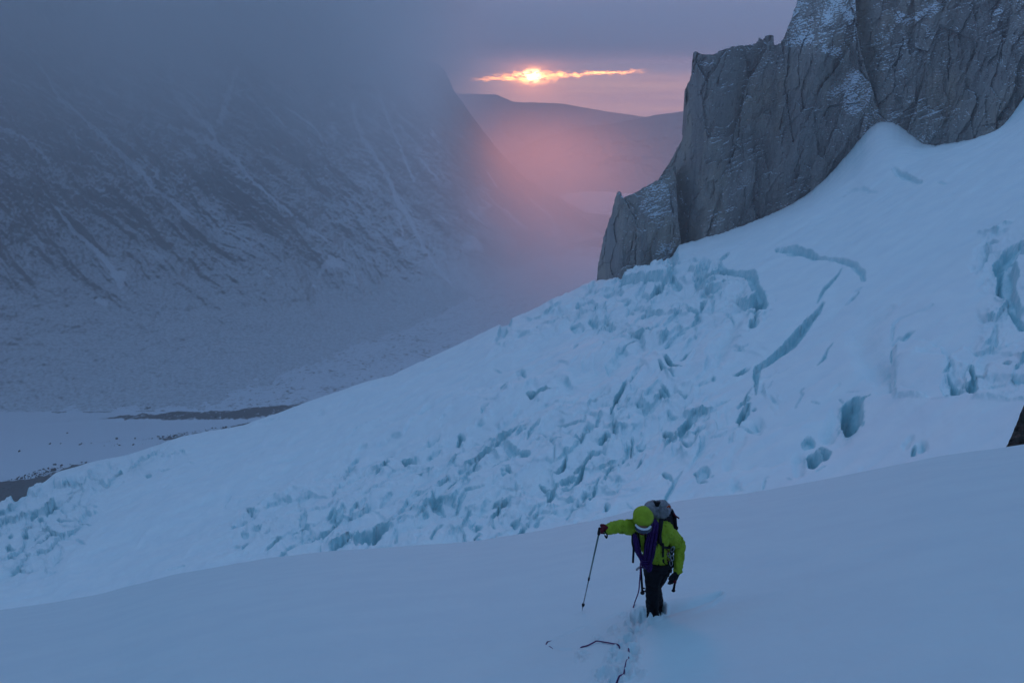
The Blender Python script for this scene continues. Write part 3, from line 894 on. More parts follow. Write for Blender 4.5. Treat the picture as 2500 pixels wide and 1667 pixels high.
# ------------------------------------------------------------------ valley floor
def z_floor(r):
    return np.maximum(-500 - 0.06 * (np.maximum(r, 1300) - 1300), -700)


def floor_point(u, v):
    """point of the valley floor seen at (u, v)"""
    a, e = ae(u, v)
    r = np.where(-500 / e < 1300, -500 / e, 0)
    r2_ = (-500 + 0.06 * 1300) / (e + 0.06)
    r = np.where(r > 0, r, r2_)
    r = np.where(r > 4633, -700 / e, r)
    return polar(a, r, z_floor(r))


BANDS = [([(-40, 1180), (0, 1178), (60, 1173), (130, 1160), (185, 1143), (240, 1150), (170, 1180), (60, 1235), (-40, 1260)], 1.0),
         ([(120, 1158), (160, 1145), (200, 1136), (300, 1128), (360, 1130), (250, 1146), (190, 1160), (130, 1168)], .75),
         ([(380, 1073), (470, 1062), (560, 1048), (625, 1030), (622, 1042), (560, 1055), (470, 1072), (400, 1078)], .9),
         ([(200, 1085), (300, 1078), (390, 1072), (390, 1080), (300, 1084), (210, 1090)], .35),
         ([(200, 1026), (300, 1016), (420, 1008), (560, 1003), (760, 985), (760, 1010), (600, 1025), (430, 1028), (300, 1027)], .7),
         ([(0, 1040), (110, 1030), (210, 1025), (210, 1030), (100, 1036), (0, 1046)], .35),
         ([(-400, 1010), (-40, 1012), (0, 1012), (120, 1008), (300, 1003), (470, 1001), (620, 1003), (900, 985), (2000, 900), (2000, 300), (-400, 300)], .40)]


def build_floor():
    m_ = 900; n = 620
    a = np.linspace(-0.85, 0.55, m_)
    r = np.geomspace(560, 10800, n)
    A, R = np.meshgrid(a, r)
    P = polar(A, R, z_floor(R))
    u, v = pix(P)
    dirt = np.zeros_like(u)
    jit = 5 * fbm(u / 14, v / 5, 4, 101) + 6 * fbm(u / 60, v / 20, 3, 103)
    for poly, st in BANDS:
        s_ = poly_sd(u + jit, v + jit * 0.35, poly)
        dirt = np.maximum(dirt, sstep(s_, -2.5, 2.5) * st)
    dirt = np.maximum(dirt, 0.72 * sstep(R + 300 * fbm(u / 60, v / 20, 3, 113), 2100, 3900))
    x, y = P[..., 0], P[..., 1]
    P[..., 2] += dirt * (4 + 7 * fbm(x / 40, y / 40, 4, 105) + 2.5 * fbm(x / 9, y / 9, 3, 109)) + 1.5 * fbm(x / 60, y / 60, 3, 107)
    lake = poly_sd(x, y, LAKE_XY)
    P[..., 2] = np.where(R > 4300, P[..., 2] - sstep(lake, -60, 30) * 25 + (1 - sstep(lake, -80, 0)) * 6, P[..., 2])
    o = grid_mesh('valley_floor', P, M_FLOOR, {'dirt': dirt, 'ice': 0 * dirt})
    tag(o, 'flat snow covered valley glacier crossed by dark moraine stripes', kind='structure')


LAKE_PX = DS([(1292, 452), (1310, 446), (1345, 442), (1400, 442), (1440, 446), (1600, 440), (1640, 480), (1470, 500), (1400, 494), (1350, 488), (1330, 476), (1305, 464)])
_lk = floor_point(np.array([p[0] for p in LAKE_PX], float), np.array([p[1] for p in LAKE_PX], float))
LAKE_XY = [(float(p[0]), float(p[1])) for p in _lk]


def build_lake():
    xs = [p[0] for p in LAKE_XY]; ys = [p[1] for p in LAKE_XY]
    cx, cy_ = sum(xs) / len(xs), sum(ys) / len(ys)
    pts = [(cx + (x - cx) * 1.06, cy_ + (y - cy_) * 1.06, -698.0) for x, y in LAKE_XY]
    o = raw_mesh('lake', pts, [list(range(len(pts)))], M_LAKE, smooth=False)
    tag(o, 'pale frozen lake far down the valley under the sunset', kind='structure')


# ------------------------------------------------------------------ mountainside across the valley
MT_TOP = DS([(-500, -420), (-200, -400), (300, -330), (600, -160), (780, -20), (880, 70), (930, 128), (1000, 148), (1018, 158), (1030, 178), (1040, 205), (1052, 222), (1075, 252),
             (1110, 302), (1150, 352), (1200, 402), (1260, 444), (1300, 470), (1340, 500), (1400, 545), (1480, 600), (1560, 660)])
MT_BOT = DS([(-500, 975), (-200, 958), (0, 948), (300, 945), (600, 940), (800, 905), (1000, 855), (1150, 800), (1250, 760), (1400, 710), (1560, 665)])
GULLY = [  # snow filled gullies: (pts from display view, half width)
 [(75,120,4),(110,180,5),(140,240,6),(200,280,6),(255,335,8),(300,380,8),(350,430,7),(400,470,6),(440,500,5)],
 [(385,170,8),(410,220,11),(440,265,10),(480,300,8),(500,340,6)], [(550,150,5),(520,230,9),(505,290,7)],
 [(390,290,7),(440,310,9),(500,345,9),(545,380,6),(565,415,4),(620,460,4),(660,490,4),(715,535,4),(760,560,2)],
 [(420,345,5),(445,360,6)], [(0,300,5),(60,330,4),(110,370,5)], [(360,440,3),(420,490,5),(438,500,4)],
 [(130,480,4),(170,530,5),(215,570,5),(250,610,6),(270,640,10),(282,630,8),(278,655,9)], [(225,690,5),(243,698,5)],
 [(730,635,2),(745,615,8),(770,605,9),(790,612,5)], [(755,592,4),(770,600,5)], [(720,655,3)]*2, [(605,625,2),(620,640,3)],
 [(810,240,5),(820,290,5),(850,350,6),(890,410,5),(920,480,8),(940,510,6),(965,560,4),(1000,610,4),(1035,655,4)],
 [(965,370,3),(985,395,4),(1005,418,3)], [(1160,482,4),(1180,505,5),(1205,525,4)], [(1075,485,3),(1105,512,4)], [(1220,460,3),(1265,497,3)],
 [(660,255,3),(720,290,4),(740,320,3)], [(1010,500,2),(1030,520,2)], [(1120,395,2),(1140,430,2)],
 [(980,775,4),(1040,750,5),(1060,740,3)], [(1090,730,3),(1120,722,3)], [(860,180,4),(900,300,4),(950,420,3)],
]


def build_mountain():
    m_ = 900; n = 620
    top = np.array(MT_TOP); bot = np.array(MT_BOT)
    U = np.linspace(-330, 1600, m_)
    vt = np.interp(U, top[:, 0], top[:, 1]); vb = np.interp(U, bot[:, 0], bot[:, 1])
    rt = np.interp(U, [-330, 700, 1080, 1130, 1300, 1480, 1600], [2700, 3050, 3250, 3350, 3700, 4000, 4100])
    jag = 4 * fbm(U / 18, U * 0 + 3, 4, 7) + 5 * fbm(U / 70, U * 0 + 9, 3, 8)
    vt = vt + jag
    a, e = ae(U, vb)
    rb = np.linalg.norm(floor_point(U, vb)[:, :2], axis=-1)
    s = np.linspace(0, 1, n)[:, None]
    u = np.repeat(U[None], n, 0)
    v = vb + (vt - vb) * s
    kk = 121
    vts = np.convolve(np.pad(vt, kk // 2, mode='edge'), np.ones(kk) / kk, 'valid')[:m_]
    s2 = np.clip((vb - v) / (vb - vts), 0, 1.0 + 0 * v)
    over = np.maximum((vb - v) / (vb - vts) - 1.0, 0)
    r = rb + (rt - rb) * (1 - (1 - s2) ** 1.7) + over * 900
    P = at_range(u, v, r)
    # relief: gullies and ribs leaning down to the right
    s1 = u * 0.66 + v * 0.75; s2 = u * 0.75 - v * 0.66      # s1 runs down-right, s2 across
    wx = fbm(u / 300, v / 300, 2, 201) * 34 + fbm(u / 70, v / 70, 3, 202) * 9
    rib = fbm((s1 + wx) / 420, (s2 + wx * 1.5) / 80, 6, 203, gain=0.55)
    rib2 = fbm(s1 / 120, (s2 + wx) / 30, 5, 205, gain=0.6)
    rib3 = fbm(s1 / 40, s2 / 16, 4, 206)
    strata = fbm((u * 0.9 + v * 0.42) / 170, (v * 0.9 - u * 0.42) / 9, 4, 207)
    amp = sstep(s, 0.10, 0.45) * (1 - sstep(s, 0.93, 1.0) * 0.8)
    side = 1 - 0.7 * sstep(u, 950, 1250)
    disp = (90 * rib + 30 * fbm((s1 + wx) / 500, (s2 + wx) / 150, 3, 245, ridge=True) + 40 * fbm((s1 + wx) / 260, (s2 - wx) / 130, 4, 241) + 26 * rib2 + 12 * rib3 + 9 * fbm(u / 9, v / 9, 4, 243, gain=0.65) + 4 * strata) * amp * side
    disp += (1 - sstep(s, 0.12, 0.4)) * (14 * fbm(u / 80, v / 40, 4, 209) + 3.5 * fbm(u / 14, v / 11, 4, 211))
    d = ray(u, v); d = d / np.hypot(d[..., 0], d[..., 1])[..., None]
    P[..., :2] -= d[..., :2] * disp[..., None] * 0.9
    P[..., 2] += disp * 0.35
    bands = fbm((s1 + wx) / 330, (s2 + wx * 1.3) / 95, 5, 231, gain=0.55)
    snow = 0.08 + 0.50 * bands + 0.12 * fbm(u / 60, v / 40, 4, 213)
    snow = snow - 0.30 * sstep(strata, 0.1, 0.6) * amp
    gl = fbm((s1 + wx * 2) / 420, (s2 + wx) / 85 + 0.8 * fbm(u / 130, v / 130, 3, 249), 3, 247)
    snow += 0.55 * (1 - sstep(np.abs(gl), 0.0, 0.055)) * amp * sstep(fbm(u / 100, v / 100, 2, 251), -0.2, 0.3)
    hollow = np.clip(-(rib - blur(rib, 12)) * 1.2, 0, 1) * 0.30 + np.clip(-rib2, 0, 1) * 0.10
    snow += hollow
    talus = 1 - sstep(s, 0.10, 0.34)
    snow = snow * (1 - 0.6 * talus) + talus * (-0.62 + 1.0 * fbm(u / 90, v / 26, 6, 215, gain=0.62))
    snow += 0.12 * sstep(u, 700, 1000) * (1 - sstep(u, 1150, 1300))
    j1 = 5 * fbm(u / 14, v / 14, 3, 221); j2 = 5 * fbm(u / 14, v / 14, 3, 223)
    for pts in GULLY:
        pl = [(x * 1.06293, y * 1.06293, w_ * 1.06 * 0.8) for x, y, w_ in pts]
        if len(pl) == 2 and pl[0] == pl[1]: pl[1] = (pl[0][0] + 3, pl[0][1] + 2, pl[0][2])
        q, _ = seg_dist(u + j1, v + j2, pl)
        snow = np.maximum(snow, 1.0 - sstep(q, 0.5, 1.5) * 0.9)
        P[..., :2] += d[..., :2] * (10 * (1 - sstep(q, 0.2, 3)))[..., None]
    back = []
    for k, (dr, dzz) in enumerate([(60, -30), (300, -220), (900, -700), (1000, -900)]):
        d2 = d[-1]
        q = P[-1].copy(); q[:, :2] += d2[:, :2] * dr; q[:, 2] += dzz
        q[:, 2] = np.maximum(q[:, 2], -760)
        back.append(q)
    low = P[0].copy(); low[:, 2] -= 60
    P = np.concatenate([low[None], P, np.array(back)], 0)
    snow = np.concatenate([snow[:1], snow, np.repeat(snow[-1:], 4, 0)], 0)
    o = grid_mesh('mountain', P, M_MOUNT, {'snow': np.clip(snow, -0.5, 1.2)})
    tag(o, 'dark snow streaked mountainside fading into the mist across the valley', kind='structure')


def build_hills():
    for nm, pts, r, vbot, lab in (
            ('hill', [(1180, 420), (1230, 385), (1290, 352), (1330, 335), (1401, 314), (1496, 302), (1560, 290), (1600, 281), (1672, 272), (1760, 262), (1900, 255), (2100, 270)], 7400, 463, 'long violet hill behind the rock tower, nearest of the two far ridges'),
            ('distant_hill', [(900, 232), (1050, 229), (1106, 229), (1211, 231), (1252, 249), (1371, 253), (1420, 262), (1467, 270), (1541, 281), (1650, 296), (1800, 300), (2000, 320)], 9600, 400, 'faint far ridge under the sunset, beyond the violet hill')):
        p = np.array(pts, float)
        U = np.linspace(p[0, 0], p[-1, 0], 320)
        vt = np.interp(U, p[:, 0], p[:, 1]) + 1.6 * fbm(U / 30, U * 0, 4, int(r))
        rows = []
        for s in np.linspace(0, 1, 90):
            v = vbot + (vt - vbot) * s
            rr = r * (0.88 + 0.12 * s) + 130 * fbm(U / 70 + s * 0.8, s * 4 + U * 0, 4, int(r) + 2, ridge=True) * s * (1 - s) * 3
            q = at_range(U, v, rr)
            q[:, 2] = np.maximum(q[:, 2], -735 + 0 * rr)
            rows.append(q)
        q = rows[-1].copy(); q[:, 1] += 500; q[:, 2] -= 350; rows.append(q)
        q = q.copy(); q[:, 2] = -735; rows.append(q)
        P = np.array(rows)
        sn = -0.70 + 0.25 * fbm(P[..., 0] / 300, P[..., 2] / 60, 4, 5)
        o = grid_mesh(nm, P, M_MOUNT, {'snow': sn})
        tag(o, lab, kind='structure')


# ------------------------------------------------------------------ rock towers
def resample(pts, n):
    p = np.array(pts, float)
    L = np.concatenate([[0], np.cumsum(np.hypot(*(p[1:] - p[:-1]).T))])
    t = np.linspace(0, L[-1], n)
    return np.stack([np.interp(t, L, p[:, 0]), np.interp(t, L, p[:, 1])], -1)


def coons(left, right, bottom, top, n, m_):
    """left/right run bottom to top; bottom/top run left to right"""
    Lc = resample(left, n); Rc = resample(right, n); B = resample(bottom, m_); T = resample(top, m_)
    s = np.linspace(0, 1, n)[:, None, None]; t = np.linspace(0, 1, m_)[None, :, None]
    Q = (1 - t) * Lc[:, None] + t * Rc[:, None] + (1 - s) * B[None] + s * T[None]
    Q -= (1 - s) * (1 - t) * B[0] + (1 - s) * t * B[-1] + s * (1 - t) * T[0] + s * t * T[-1]
    return Q[..., 0], Q[..., 1]


def build_cliff(name, label, left, right, bottom, top, n, m_, rfun, seed, snowfun, edge_j=3.5, relief=1.0, thick=160):
    u, v = coons(left, right, bottom, top, n, m_)
    s = np.linspace(0, 1, n)[:, None]; t = np.linspace(0, 1, m_)[None]
    je = edge_j * fbm(u / 12, v / 12, 4, seed + 1)
    rim = np.maximum(1 - sstep(t + 0 * s, 0, 0.03), 1 - sstep(1 - s + 0 * t, 0, 0.03))
    u = u + je * rim
    v = v + edge_j * 1.2 * fbm(u / 10, v / 14, 4, seed + 3) * rim
    r = rfun(u, v, s, t)
    # vertical cracks, big facets, ledges: lean follows the rock (down to the left)
    lean = (v - 300) * 0.22
    uu = u + lean
    wx = fbm(u / 130, v / 130, 3, seed + 5) * 26
    w2 = fbm(u / 26, v / 40, 4, seed + 6) * 5
    disp = 0
    for sx_, sy_, amp_, tilt, off in ((64, 200, 9.0, 16.0, 7), (30, 74, 3.6, 9.0, 11), (14, 30, 1.3, 3.4, 13), (6.5, 11, 0.5, 1.4, 14)):
        f1, f2, h1, h2, ox, oy = cells((uu + w2 + wx * .3) / sx_ + off, (v + w2 * 1.5 + u * 0.12) / sy_, seed + off, 1.0)
        disp = disp + (h1 - 0.5) * amp_ + ox * (h2 - 0.5) * tilt + oy * (h1 - 0.62) * tilt * 0.8
    disp += 14 * fbm(uu / 170, v / 380, 3, seed + 15) + 2.0 * fbm((uu + w2) / 24, v / 100, 4, seed + 17) + 1.2 * fbm(u / 5, v / 4, 4, seed + 19)
    jq = 6.0 * fbm(u / 20, v / 20, 4, seed + 33); jf = sstep(fbm(u / 24, v / 24, 3, seed + 35), -0.35, 0.15)
    for line in CRACKS:
        q, _ = seg_dist(u + jq, v, [(x, y, 1.0 + 1.8 * (0 < k_ < len(line) - 1)) for k_, (x, y) in enumerate(K4(line))])
        disp -= 4.5 * (1 - sstep(q, 0.0, 1.4)) * jf
    # ledges
    lw = sstep(fbm(u / 90, v / 90, 2, seed + 23), -0.1, 0.5)
    disp += -3.0 * lw * fbm((u * 0.95 + v * 0.2) / 80, (v * 0.95 + u * 0.35) / 13, 4, seed + 21, ridge=True)
    disp *= relief * (r / 700.0)
    r = r - disp
    P = at_range(u, v, r)
    snow = snowfun(u, v) - 0.04 + 0.30 * np.clip(fbm(u / 60, v / 50, 3, seed + 25), -0.5, 1)
    d = ray(u, v); d = d / np.hypot(d[..., 0], d[..., 1])[..., None]
    # close the body: a border strip that runs away from the lens all round
    ring = np.zeros((n + 2, m_ + 2, 3)); ring[1:-1, 1:-1] = P
    di = np.pad(d, ((1, 1), (1, 1), (0, 0)), mode='edge')
    base = np.pad(P, ((1, 1), (1, 1), (0, 0)), mode='edge')
    away = di[..., :2] * thick
    edge_mask = np.zeros((n + 2, m_ + 2), bool)
    edge_mask[0] = edge_mask[-1] = True; edge_mask[:, 0] = edge_mask[:, -1] = True
    ring = np.where(edge_mask[..., None], base, ring)
    ring[..., :2] += np.where(edge_mask[..., None], away, 0)
    ring[..., 2] -= np.where(edge_mask, thick * 0.25, 0)
    sn = np.pad(snow, 1, mode='edge')
    o = grid_mesh(name, ring, M_ROCK, {'snow': np.clip(sn, -0.5, 1.3)})
    tag(o, label, kind='structure')
    return o


def patches(lst):
    def f(u, v):
        s = np.zeros_like(u)
        j = 4 * fbm(u / 10, v / 10, 3, 331); j2 = 4 * fbm(u / 10, v / 10, 3, 333)
        for poly, st, soft in lst:
            d_ = poly_sd(u + j, v + j2, poly)
            s = np.maximum(s, sstep(d_, -soft, soft) * st)
        return s
    return f


CRACKS = [[(655,280),(628,380),(622,470),(626,560)], [(905,470),(872,600),(850,760),(800,880),(740,960)], [(1440,0),(1470,100),(1480,250),(1505,380),(1560,450),(1590,590),(1640,640)],
          [(1125,470),(1090,620),(1075,740)], [(1215,750),(1150,900)], [(1725,200),(1690,330)], [(1962,150),(1965,280),(1955,420)], [(500,980),(520,1150),(527,1270)], [(700,930),(610,1080),(590,1250)],
          [(240,1000),(330,1150),(320,1400)], [(1260,700),(1330,560),(1480,540)], [(960,1000),(920,1090)], [(560,760),(500,900)], 
          [(2240,150),(2230,330)], [(1560,100),(1545,260)], [(180,1180),(160,1330)]]


def K4(p): return [(1400 + x * 0.4677, y * 0.4677) for x, y in p]


def build_cliffs():
    build_cliff('rock_tower', 'tall grey rock tower left of the snowy gully, its flat top against the sky',
                [(1640, 650), (1636, 540), (1612, 480), (1600, 450), (1622, 415), (1634, 398), (1648, 372), (1662, 346), (1677, 304), (1674, 267), (1671, 224), (1680, 204), (1689, 182), (1691, 154), (1693, 128)],
                [(2137, 368), (2141, 340), (2142, 319), (2152, 292), (2130, 220), (2102, 130), (2092, 80), (2085, -70)],
                [(1640, 650), (1735, 610), (1807, 570), (1913, 516), (1998, 459), (2073, 411), (2137, 368)],
                [(1693, 128), (1698, 126), (1704, 129), (1712, 134), (1745, 132), (1755, 125), (1775, 118), (1800, 112), (1835, 110), (1848, 105), (1853, 92), (1858, 93), (1862, 101), (1868, 88), (1885, 86), (1889, 90), (1890, 110), (1905, 108),
                 (1915, 88), (1930, 50), (1946, 5), (1958, -40), (1990, -62), (2085, -70)],
                520, 520,
                lambda u, v, s, t: 735 + 22 * (1 - sstep(u, 1640, 1720)) - 34 * np.exp(-((u - 1735) / 60) ** 2) - 50 * sstep(u, 1850, 2020) + 70 * sstep(-v, -140, 80) * sstep(u, 1880, 1960) + 26 * sstep(u - 1985 + 0.25 * (v - 200), -8, 60) * sstep(v, -100, 330),
                401, patches([(K4([(1440,360),(1500,380),(1560,470),(1560,560),(1480,600),(1420,580),(1400,480),(1330,520),(1300,510),(1400,420)]), .85, 14),
                              (K4([(1300,240),(1400,250),(1420,330),(1440,370),(1380,310),(1300,270)]), .7, 6), (K4([(1400,30),(1450,60),(1450,130),(1410,100)]), .5, 5),
                              (K4([(650,330),(740,310),(720,350),(660,345)]), .5, 5), (K4([(760,270),(960,225),(1040,215),(1000,260),(780,300)]), .35, 6), (K4([(1140,180),(1250,160),(1260,230),(1100,240)]), .4, 8),
                              (K4([(1500,560),(1620,580),(1610,700),(1540,720),(1500,640)]), .65, 10), (K4([(1180,990),(1290,960),(1270,1020),(1190,1010)]), .5, 6), (K4([(560,1040),(620,1030),(600,1100),(560,1080)]), .5, 5)]))
    build_cliff('rock_spur', 'lower jagged rock spur at the foot of the tower, above the big ice block',
                [(1450, 720), (1456, 688), (1461, 645), (1475, 575), (1491, 528), (1500, 491), (1507, 470)],
                [(1672, 660), (1664, 600), (1656, 540), (1652, 470), (1650, 405)],
                [(1450, 720), (1540, 700), (1672, 660)],
                [(1507, 470), (1511, 467), (1516, 471), (1522, 483), (1535, 477), (1548, 472), (1562, 464), (1575, 456), (1590, 448), (1605, 440), (1625, 426), (1650, 405)],
                300, 260,
                lambda u, v, s, t: 690 + 50 * (1 - sstep(u, 1450, 1520)) + 20 * sstep(u, 1560, 1660),
                451, patches([([(1520, 480), (1570, 460), (1640, 430), (1640, 520), (1600, 545), (1540, 500)], .42, 10), ([(1610, 590), (1645, 590), (1650, 640), (1600, 640)], .55, 10)]), relief=0.75, edge_j=3.0)
    build_cliff('rock_wall', 'broad dark rock wall at the upper right beyond the snowy gully',
                [(2148, 300), (2150, 292), (2140, 270), (2115, 200), (2096, 120), (2080, 60), (2075, -90)],
                [(2620, 60), (2620, -90)],
                [(2148, 300), (2190, 309), (2222, 331), (2258, 360), (2290, 362), (2338, 350), (2423, 326), (2466, 304), (2500, 228), (2560, 140), (2620, 60)],
                [(2075, -90), (2620, -90)],
                430, 520,
                lambda u, v, s, t: 705 + 30 * (1 - sstep(u, 2080, 2160)) - 60 * sstep(u, 2250, 2600) + 0.10 * (300 - v),
                501, patches([(K4([(1690,60),(1760,90),(1900,0),(1990,-20),(1900,60),(1740,130),(1680,110)]), .55, 6), (K4([(1560,180),(1700,130),(1640,230),(1560,240)]), .35, 8),
                              (K4([(1840,560),(2080,590),(2260,560),(2270,600),(2040,640),(1840,600)]), .28, 8), (K4([(1780,270),(1830,300),(1800,330)]), .4, 5), (K4([(2190,30),(2240,30),(2240,110),(2190,90)]), .4, 6)]))
    # rock that pokes in at the right edge, behind the crest of the near slope
    u, v = coons([(2446, 1120), (2455, 1094), (2466, 1070), (2480, 1038), (2490, 1010), (2502, 985)], [(2600, 1120), (2600, 880)], [(2446, 1120), (2600, 1120)], [(2502, 985), (2540, 920), (2600, 880)], 90, 90)
    r = 47 + 3 * np.abs((u - 2500) / 100) + 0.5 * fbm(u / 30, v / 40, 4, 601) - 0.8 * fbm(u / 60, v / 30, 3, 603, ridge=True)
    u = u + 3 * fbm(v / 14, v * 0, 3, 611) * (1 - sstep(u, 2450, 2520))
    P = at_range(u, v, r)
    ring = np.pad(P, ((1, 1), (1, 1), (0, 0)), mode='edge')
    msk = np.zeros(ring.shape[:2], bool); msk[0] = msk[-1] = True; msk[:, 0] = msk[:, -1] = True
    ring[msk] *= 1.12
    o = grid_mesh('rock_outcrop', ring, M_OUT, {'snow': np.full(ring.shape[:2], -0.5)})
    tag(o, 'small dark brown rock cut by the right edge above the snow slope', kind='structure')


# ------------------------------------------------------------------ boulders of the moraine
def build_boulders():
    rng = np.random.default_rng(5)
    V = []; Fc = []
    ico = [(-1, 1.618, 0), (1, 1.618, 0), (-1, -1.618, 0), (1, -1.618, 0), (0, -1, 1.618), (0, 1, 1.618), (0, -1, -1.618), (0, 1, -1.618), (1.618, 0, -1), (1.618, 0, 1), (-1.618, 0, -1), (-1.618, 0, 1)]
    fc = [(0, 11, 5), (0, 5, 1), (0, 1, 7), (0, 7, 10), (0, 10, 11), (1, 5, 9), (5, 11, 4), (11, 10, 2), (10, 7, 6), (7, 1, 8), (3, 9, 4), (3, 4, 2), (3, 2, 6), (3, 6, 8), (3, 8, 9), (4, 9, 5), (2, 4, 11), (6, 2, 10), (8, 6, 7), (9, 8, 1)]
    ico = np.array(ico) / 1.9

    def put(u, v, size):
        c = floor_point(np.array(float(u)), np.array(float(v)))
        sc = size * rng.uniform(0.6, 1.3, 3); sc[2] *= 0.8
        b = ico * (1 + rng.uniform(-0.25, 0.25, (12, 1))) * sc
        k = len(V)
        V.extend((b + c + [0, 0, size * 0.2]).tolist()); Fc.extend([(x + k, y + k, z_ + k) for x, y, z_ in fc])
    zones = [([(120, 1140), (250, 1138), (180, 1165), (60, 1175), (0, 1178)], 500, 1.0), ([(-10, 1178), (120, 1165), (40, 1225), (-20, 1240)], 300, 1.2),
             ([(380, 1066), (620, 1030), (560, 1056), (400, 1080)], 420, 1.0), ([(180, 1084), (400, 1068), (400, 1084), (200, 1092)], 80, 0.9), ([(330, 1014), (560, 1004), (560, 1024), (320, 1026)], 220, 1.0),
             ([(120, 1130), (330, 1122), (330, 1134), (120, 1150)], 110, 0.9)]
    for poly, cnt, sz in zones:
        p = np.array(poly, float); k = 0
        while k < cnt:
            u = rng.uniform(p[:, 0].min(), p[:, 0].max()); v = rng.uniform(p[:, 1].min(), p[:, 1].max())
            if in_poly(np.array([u]), np.array([v]), poly)[0]:
                put(u, v, sz * rng.gamma(1.4, 0.34) + 0.25); k += 1
    for u, v, s_ in [(47, 1102, 2.0), (148, 1083, 1.6), (199, 1083, 1.9), (223, 1083, 2.0), (178, 1139, 3.2), (200, 1129, 1.6), (164, 1057, 1.8), (285, 1071, 2), (330, 1071, 2), (150, 1137, 2.5), (122, 1084, 2.2), (372, 1072, 2.4)]:
        put(u, v, s_)
    o = raw_mesh('moraine_boulders', V, Fc, M_BOUL, smooth=False)
    tag(o, 'countless dark boulders strewn along the moraine stripes at the left', kind='stuff')

# ------------------------------------------------------------------ build
M_NEAR = mat_snow('near_snow_dimmed', ice=False, bump_scale=6.0, bump_dist=0.02, bstr=0.45, c0=(0.59, 0.73, 0.785), c1=(0.56, 0.70, 0.765))  # base colour dimmed below the glacier snow: the slope's weaker light is painted in
M_GLAC = mat_snow('glacier_snow', ice=True, bump_scale=0.9, bump_dist=0.35, bstr=0.4)
M_FLOOR, t_, p_ = new_mat('valley_snow')
co_ = obj_coord(t_)
nn = t_.noise(co_, 0.11, 6, 0.75)
nb = t_.noise(co_, 0.02, 5, 0.6)
dd = t_.attr('dirt')
thr = t_.step(t_.add(t_.add(dd, t_.mul(t_.sub(nn, 0.5), 1.3)), t_.mul(t_.sub(nb, 0.5), 0.5)), 0.44, 0.64)
cc = t_.mix(thr, (0.66, 0.72, 0.80), (0.13, 0.125, 0.125))
t_.put(p_.inputs['Base Color'], cc)
p_.inputs['Roughness'].default_value = 0.9
t_.put(p_.inputs['Normal'], t_.bump(nn, 0.5, 3.0))
M_LAKE, t_, p_ = new_mat('lake_ice')
p_.inputs['Base Color'].default_value = (0.62, 0.60, 0.62, 1)
p_.inputs['Roughness'].default_value = 0.45
M_ROCK = mat_rock('granite', scale=0.022, lo=0.54, hi=0.74, grit_amp=1.2, bstr=0.6)
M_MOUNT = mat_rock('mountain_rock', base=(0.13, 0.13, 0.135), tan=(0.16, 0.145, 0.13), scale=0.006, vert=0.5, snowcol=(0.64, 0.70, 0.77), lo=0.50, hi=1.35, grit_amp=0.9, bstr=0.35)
M_OUT = mat_rock('outcrop_rock', base=(0.07, 0.062, 0.058), tan=(0.10, 0.08, 0.065), scale=0.25, vert=0.6)
M_BOUL, t_, p_ = new_mat('boulder_rock')
p_.inputs['Base Color'].default_value = (0.075, 0.072, 0.072, 1)
p_.inputs['Roughness'].default_value = 0.9

build_near()
build_glacier()
build_floor()
build_lake()
build_mountain()
build_hills()
build_cliffs()
build_boulders()

# ------------------------------------------------------------------ the air
def vol_mat(name, density, color, g, noise=None):
    m_ = bpy.data.materials.new(name); m_.use_nodes = True
    t = NT(m_.node_tree); t.n.clear()
    out = t.node('ShaderNodeOutputMaterial')
    p = t.node('ShaderNodeVolumePrincipled')
    p.inputs['Color'].default_value = (*color, 1)
    p.inputs['Density'].default_value = density
    p.inputs['Anisotropy'].default_value = g
    t.l.new(p.outputs[0], out.inputs['Volume'])
    if noise: noise(t, p)
    return m_


def box(name, x0, x1, y0, y1, z0, z1, material):
    v = [(x, y, z) for z in (z0, z1) for y in (y0, y1) for x in (x0, x1)]
    f = [(0, 2, 3, 1), (4, 5, 7, 6), (0, 1, 5, 4), (2, 6, 7, 3), (0, 4, 6, 2), (1, 3, 7, 5)]
    return raw_mesh(name, v, f, material, smooth=False)


hz = box('haze', -11500, 11500, -400, 12500, -775, 1700, vol_mat('haze_air', 0.00013, (0.95, 0.96, 1.0), 0.2))
tag(hz, 'thin cold haze filling the whole valley', kind='stuff')


def cloud_nodes(t, p):
    pos = t.node('ShaderNodeNewGeometry').outputs['Position']
    x, y, z = t.xyz(pos)
    wob = t.noise(pos, 0.0011, 4, 0.6)
    wob2 = t.noise(t.mapping(pos, scale=(1, 1, 0.6)), 0.0032, 4, 0.65)
    side = t.div(x, y)                                   # the cloud hangs on the mountain, left of the valley mouth
    zz = t.add(z, t.mul(t.sub(wob, 0.5), 500.0))
    sd = t.add(side, t.mul(t.sub(wob2, 0.5), 0.10))
    fade = t.mul(t.step(sd, 0.02, -0.12), t.mul(t.step(y, 950.0, 1400.0), t.step(y, 4300.0, 3700.0)))
    d = t.mul(t.step(zz, -260.0, 360.0), t.mul(t.step(sd, 0.015, -0.13), t.step(z, 1280.0, 1000.0)))
    d = t.mul(fade, t.add(t.mul(d, 0.0024), 0.00034))
    d = t.mul(d, t.step(wob2, 0.30, 0.70, o0=0.5, o1=1.4))
    t.put(p.inputs['Density'], d)


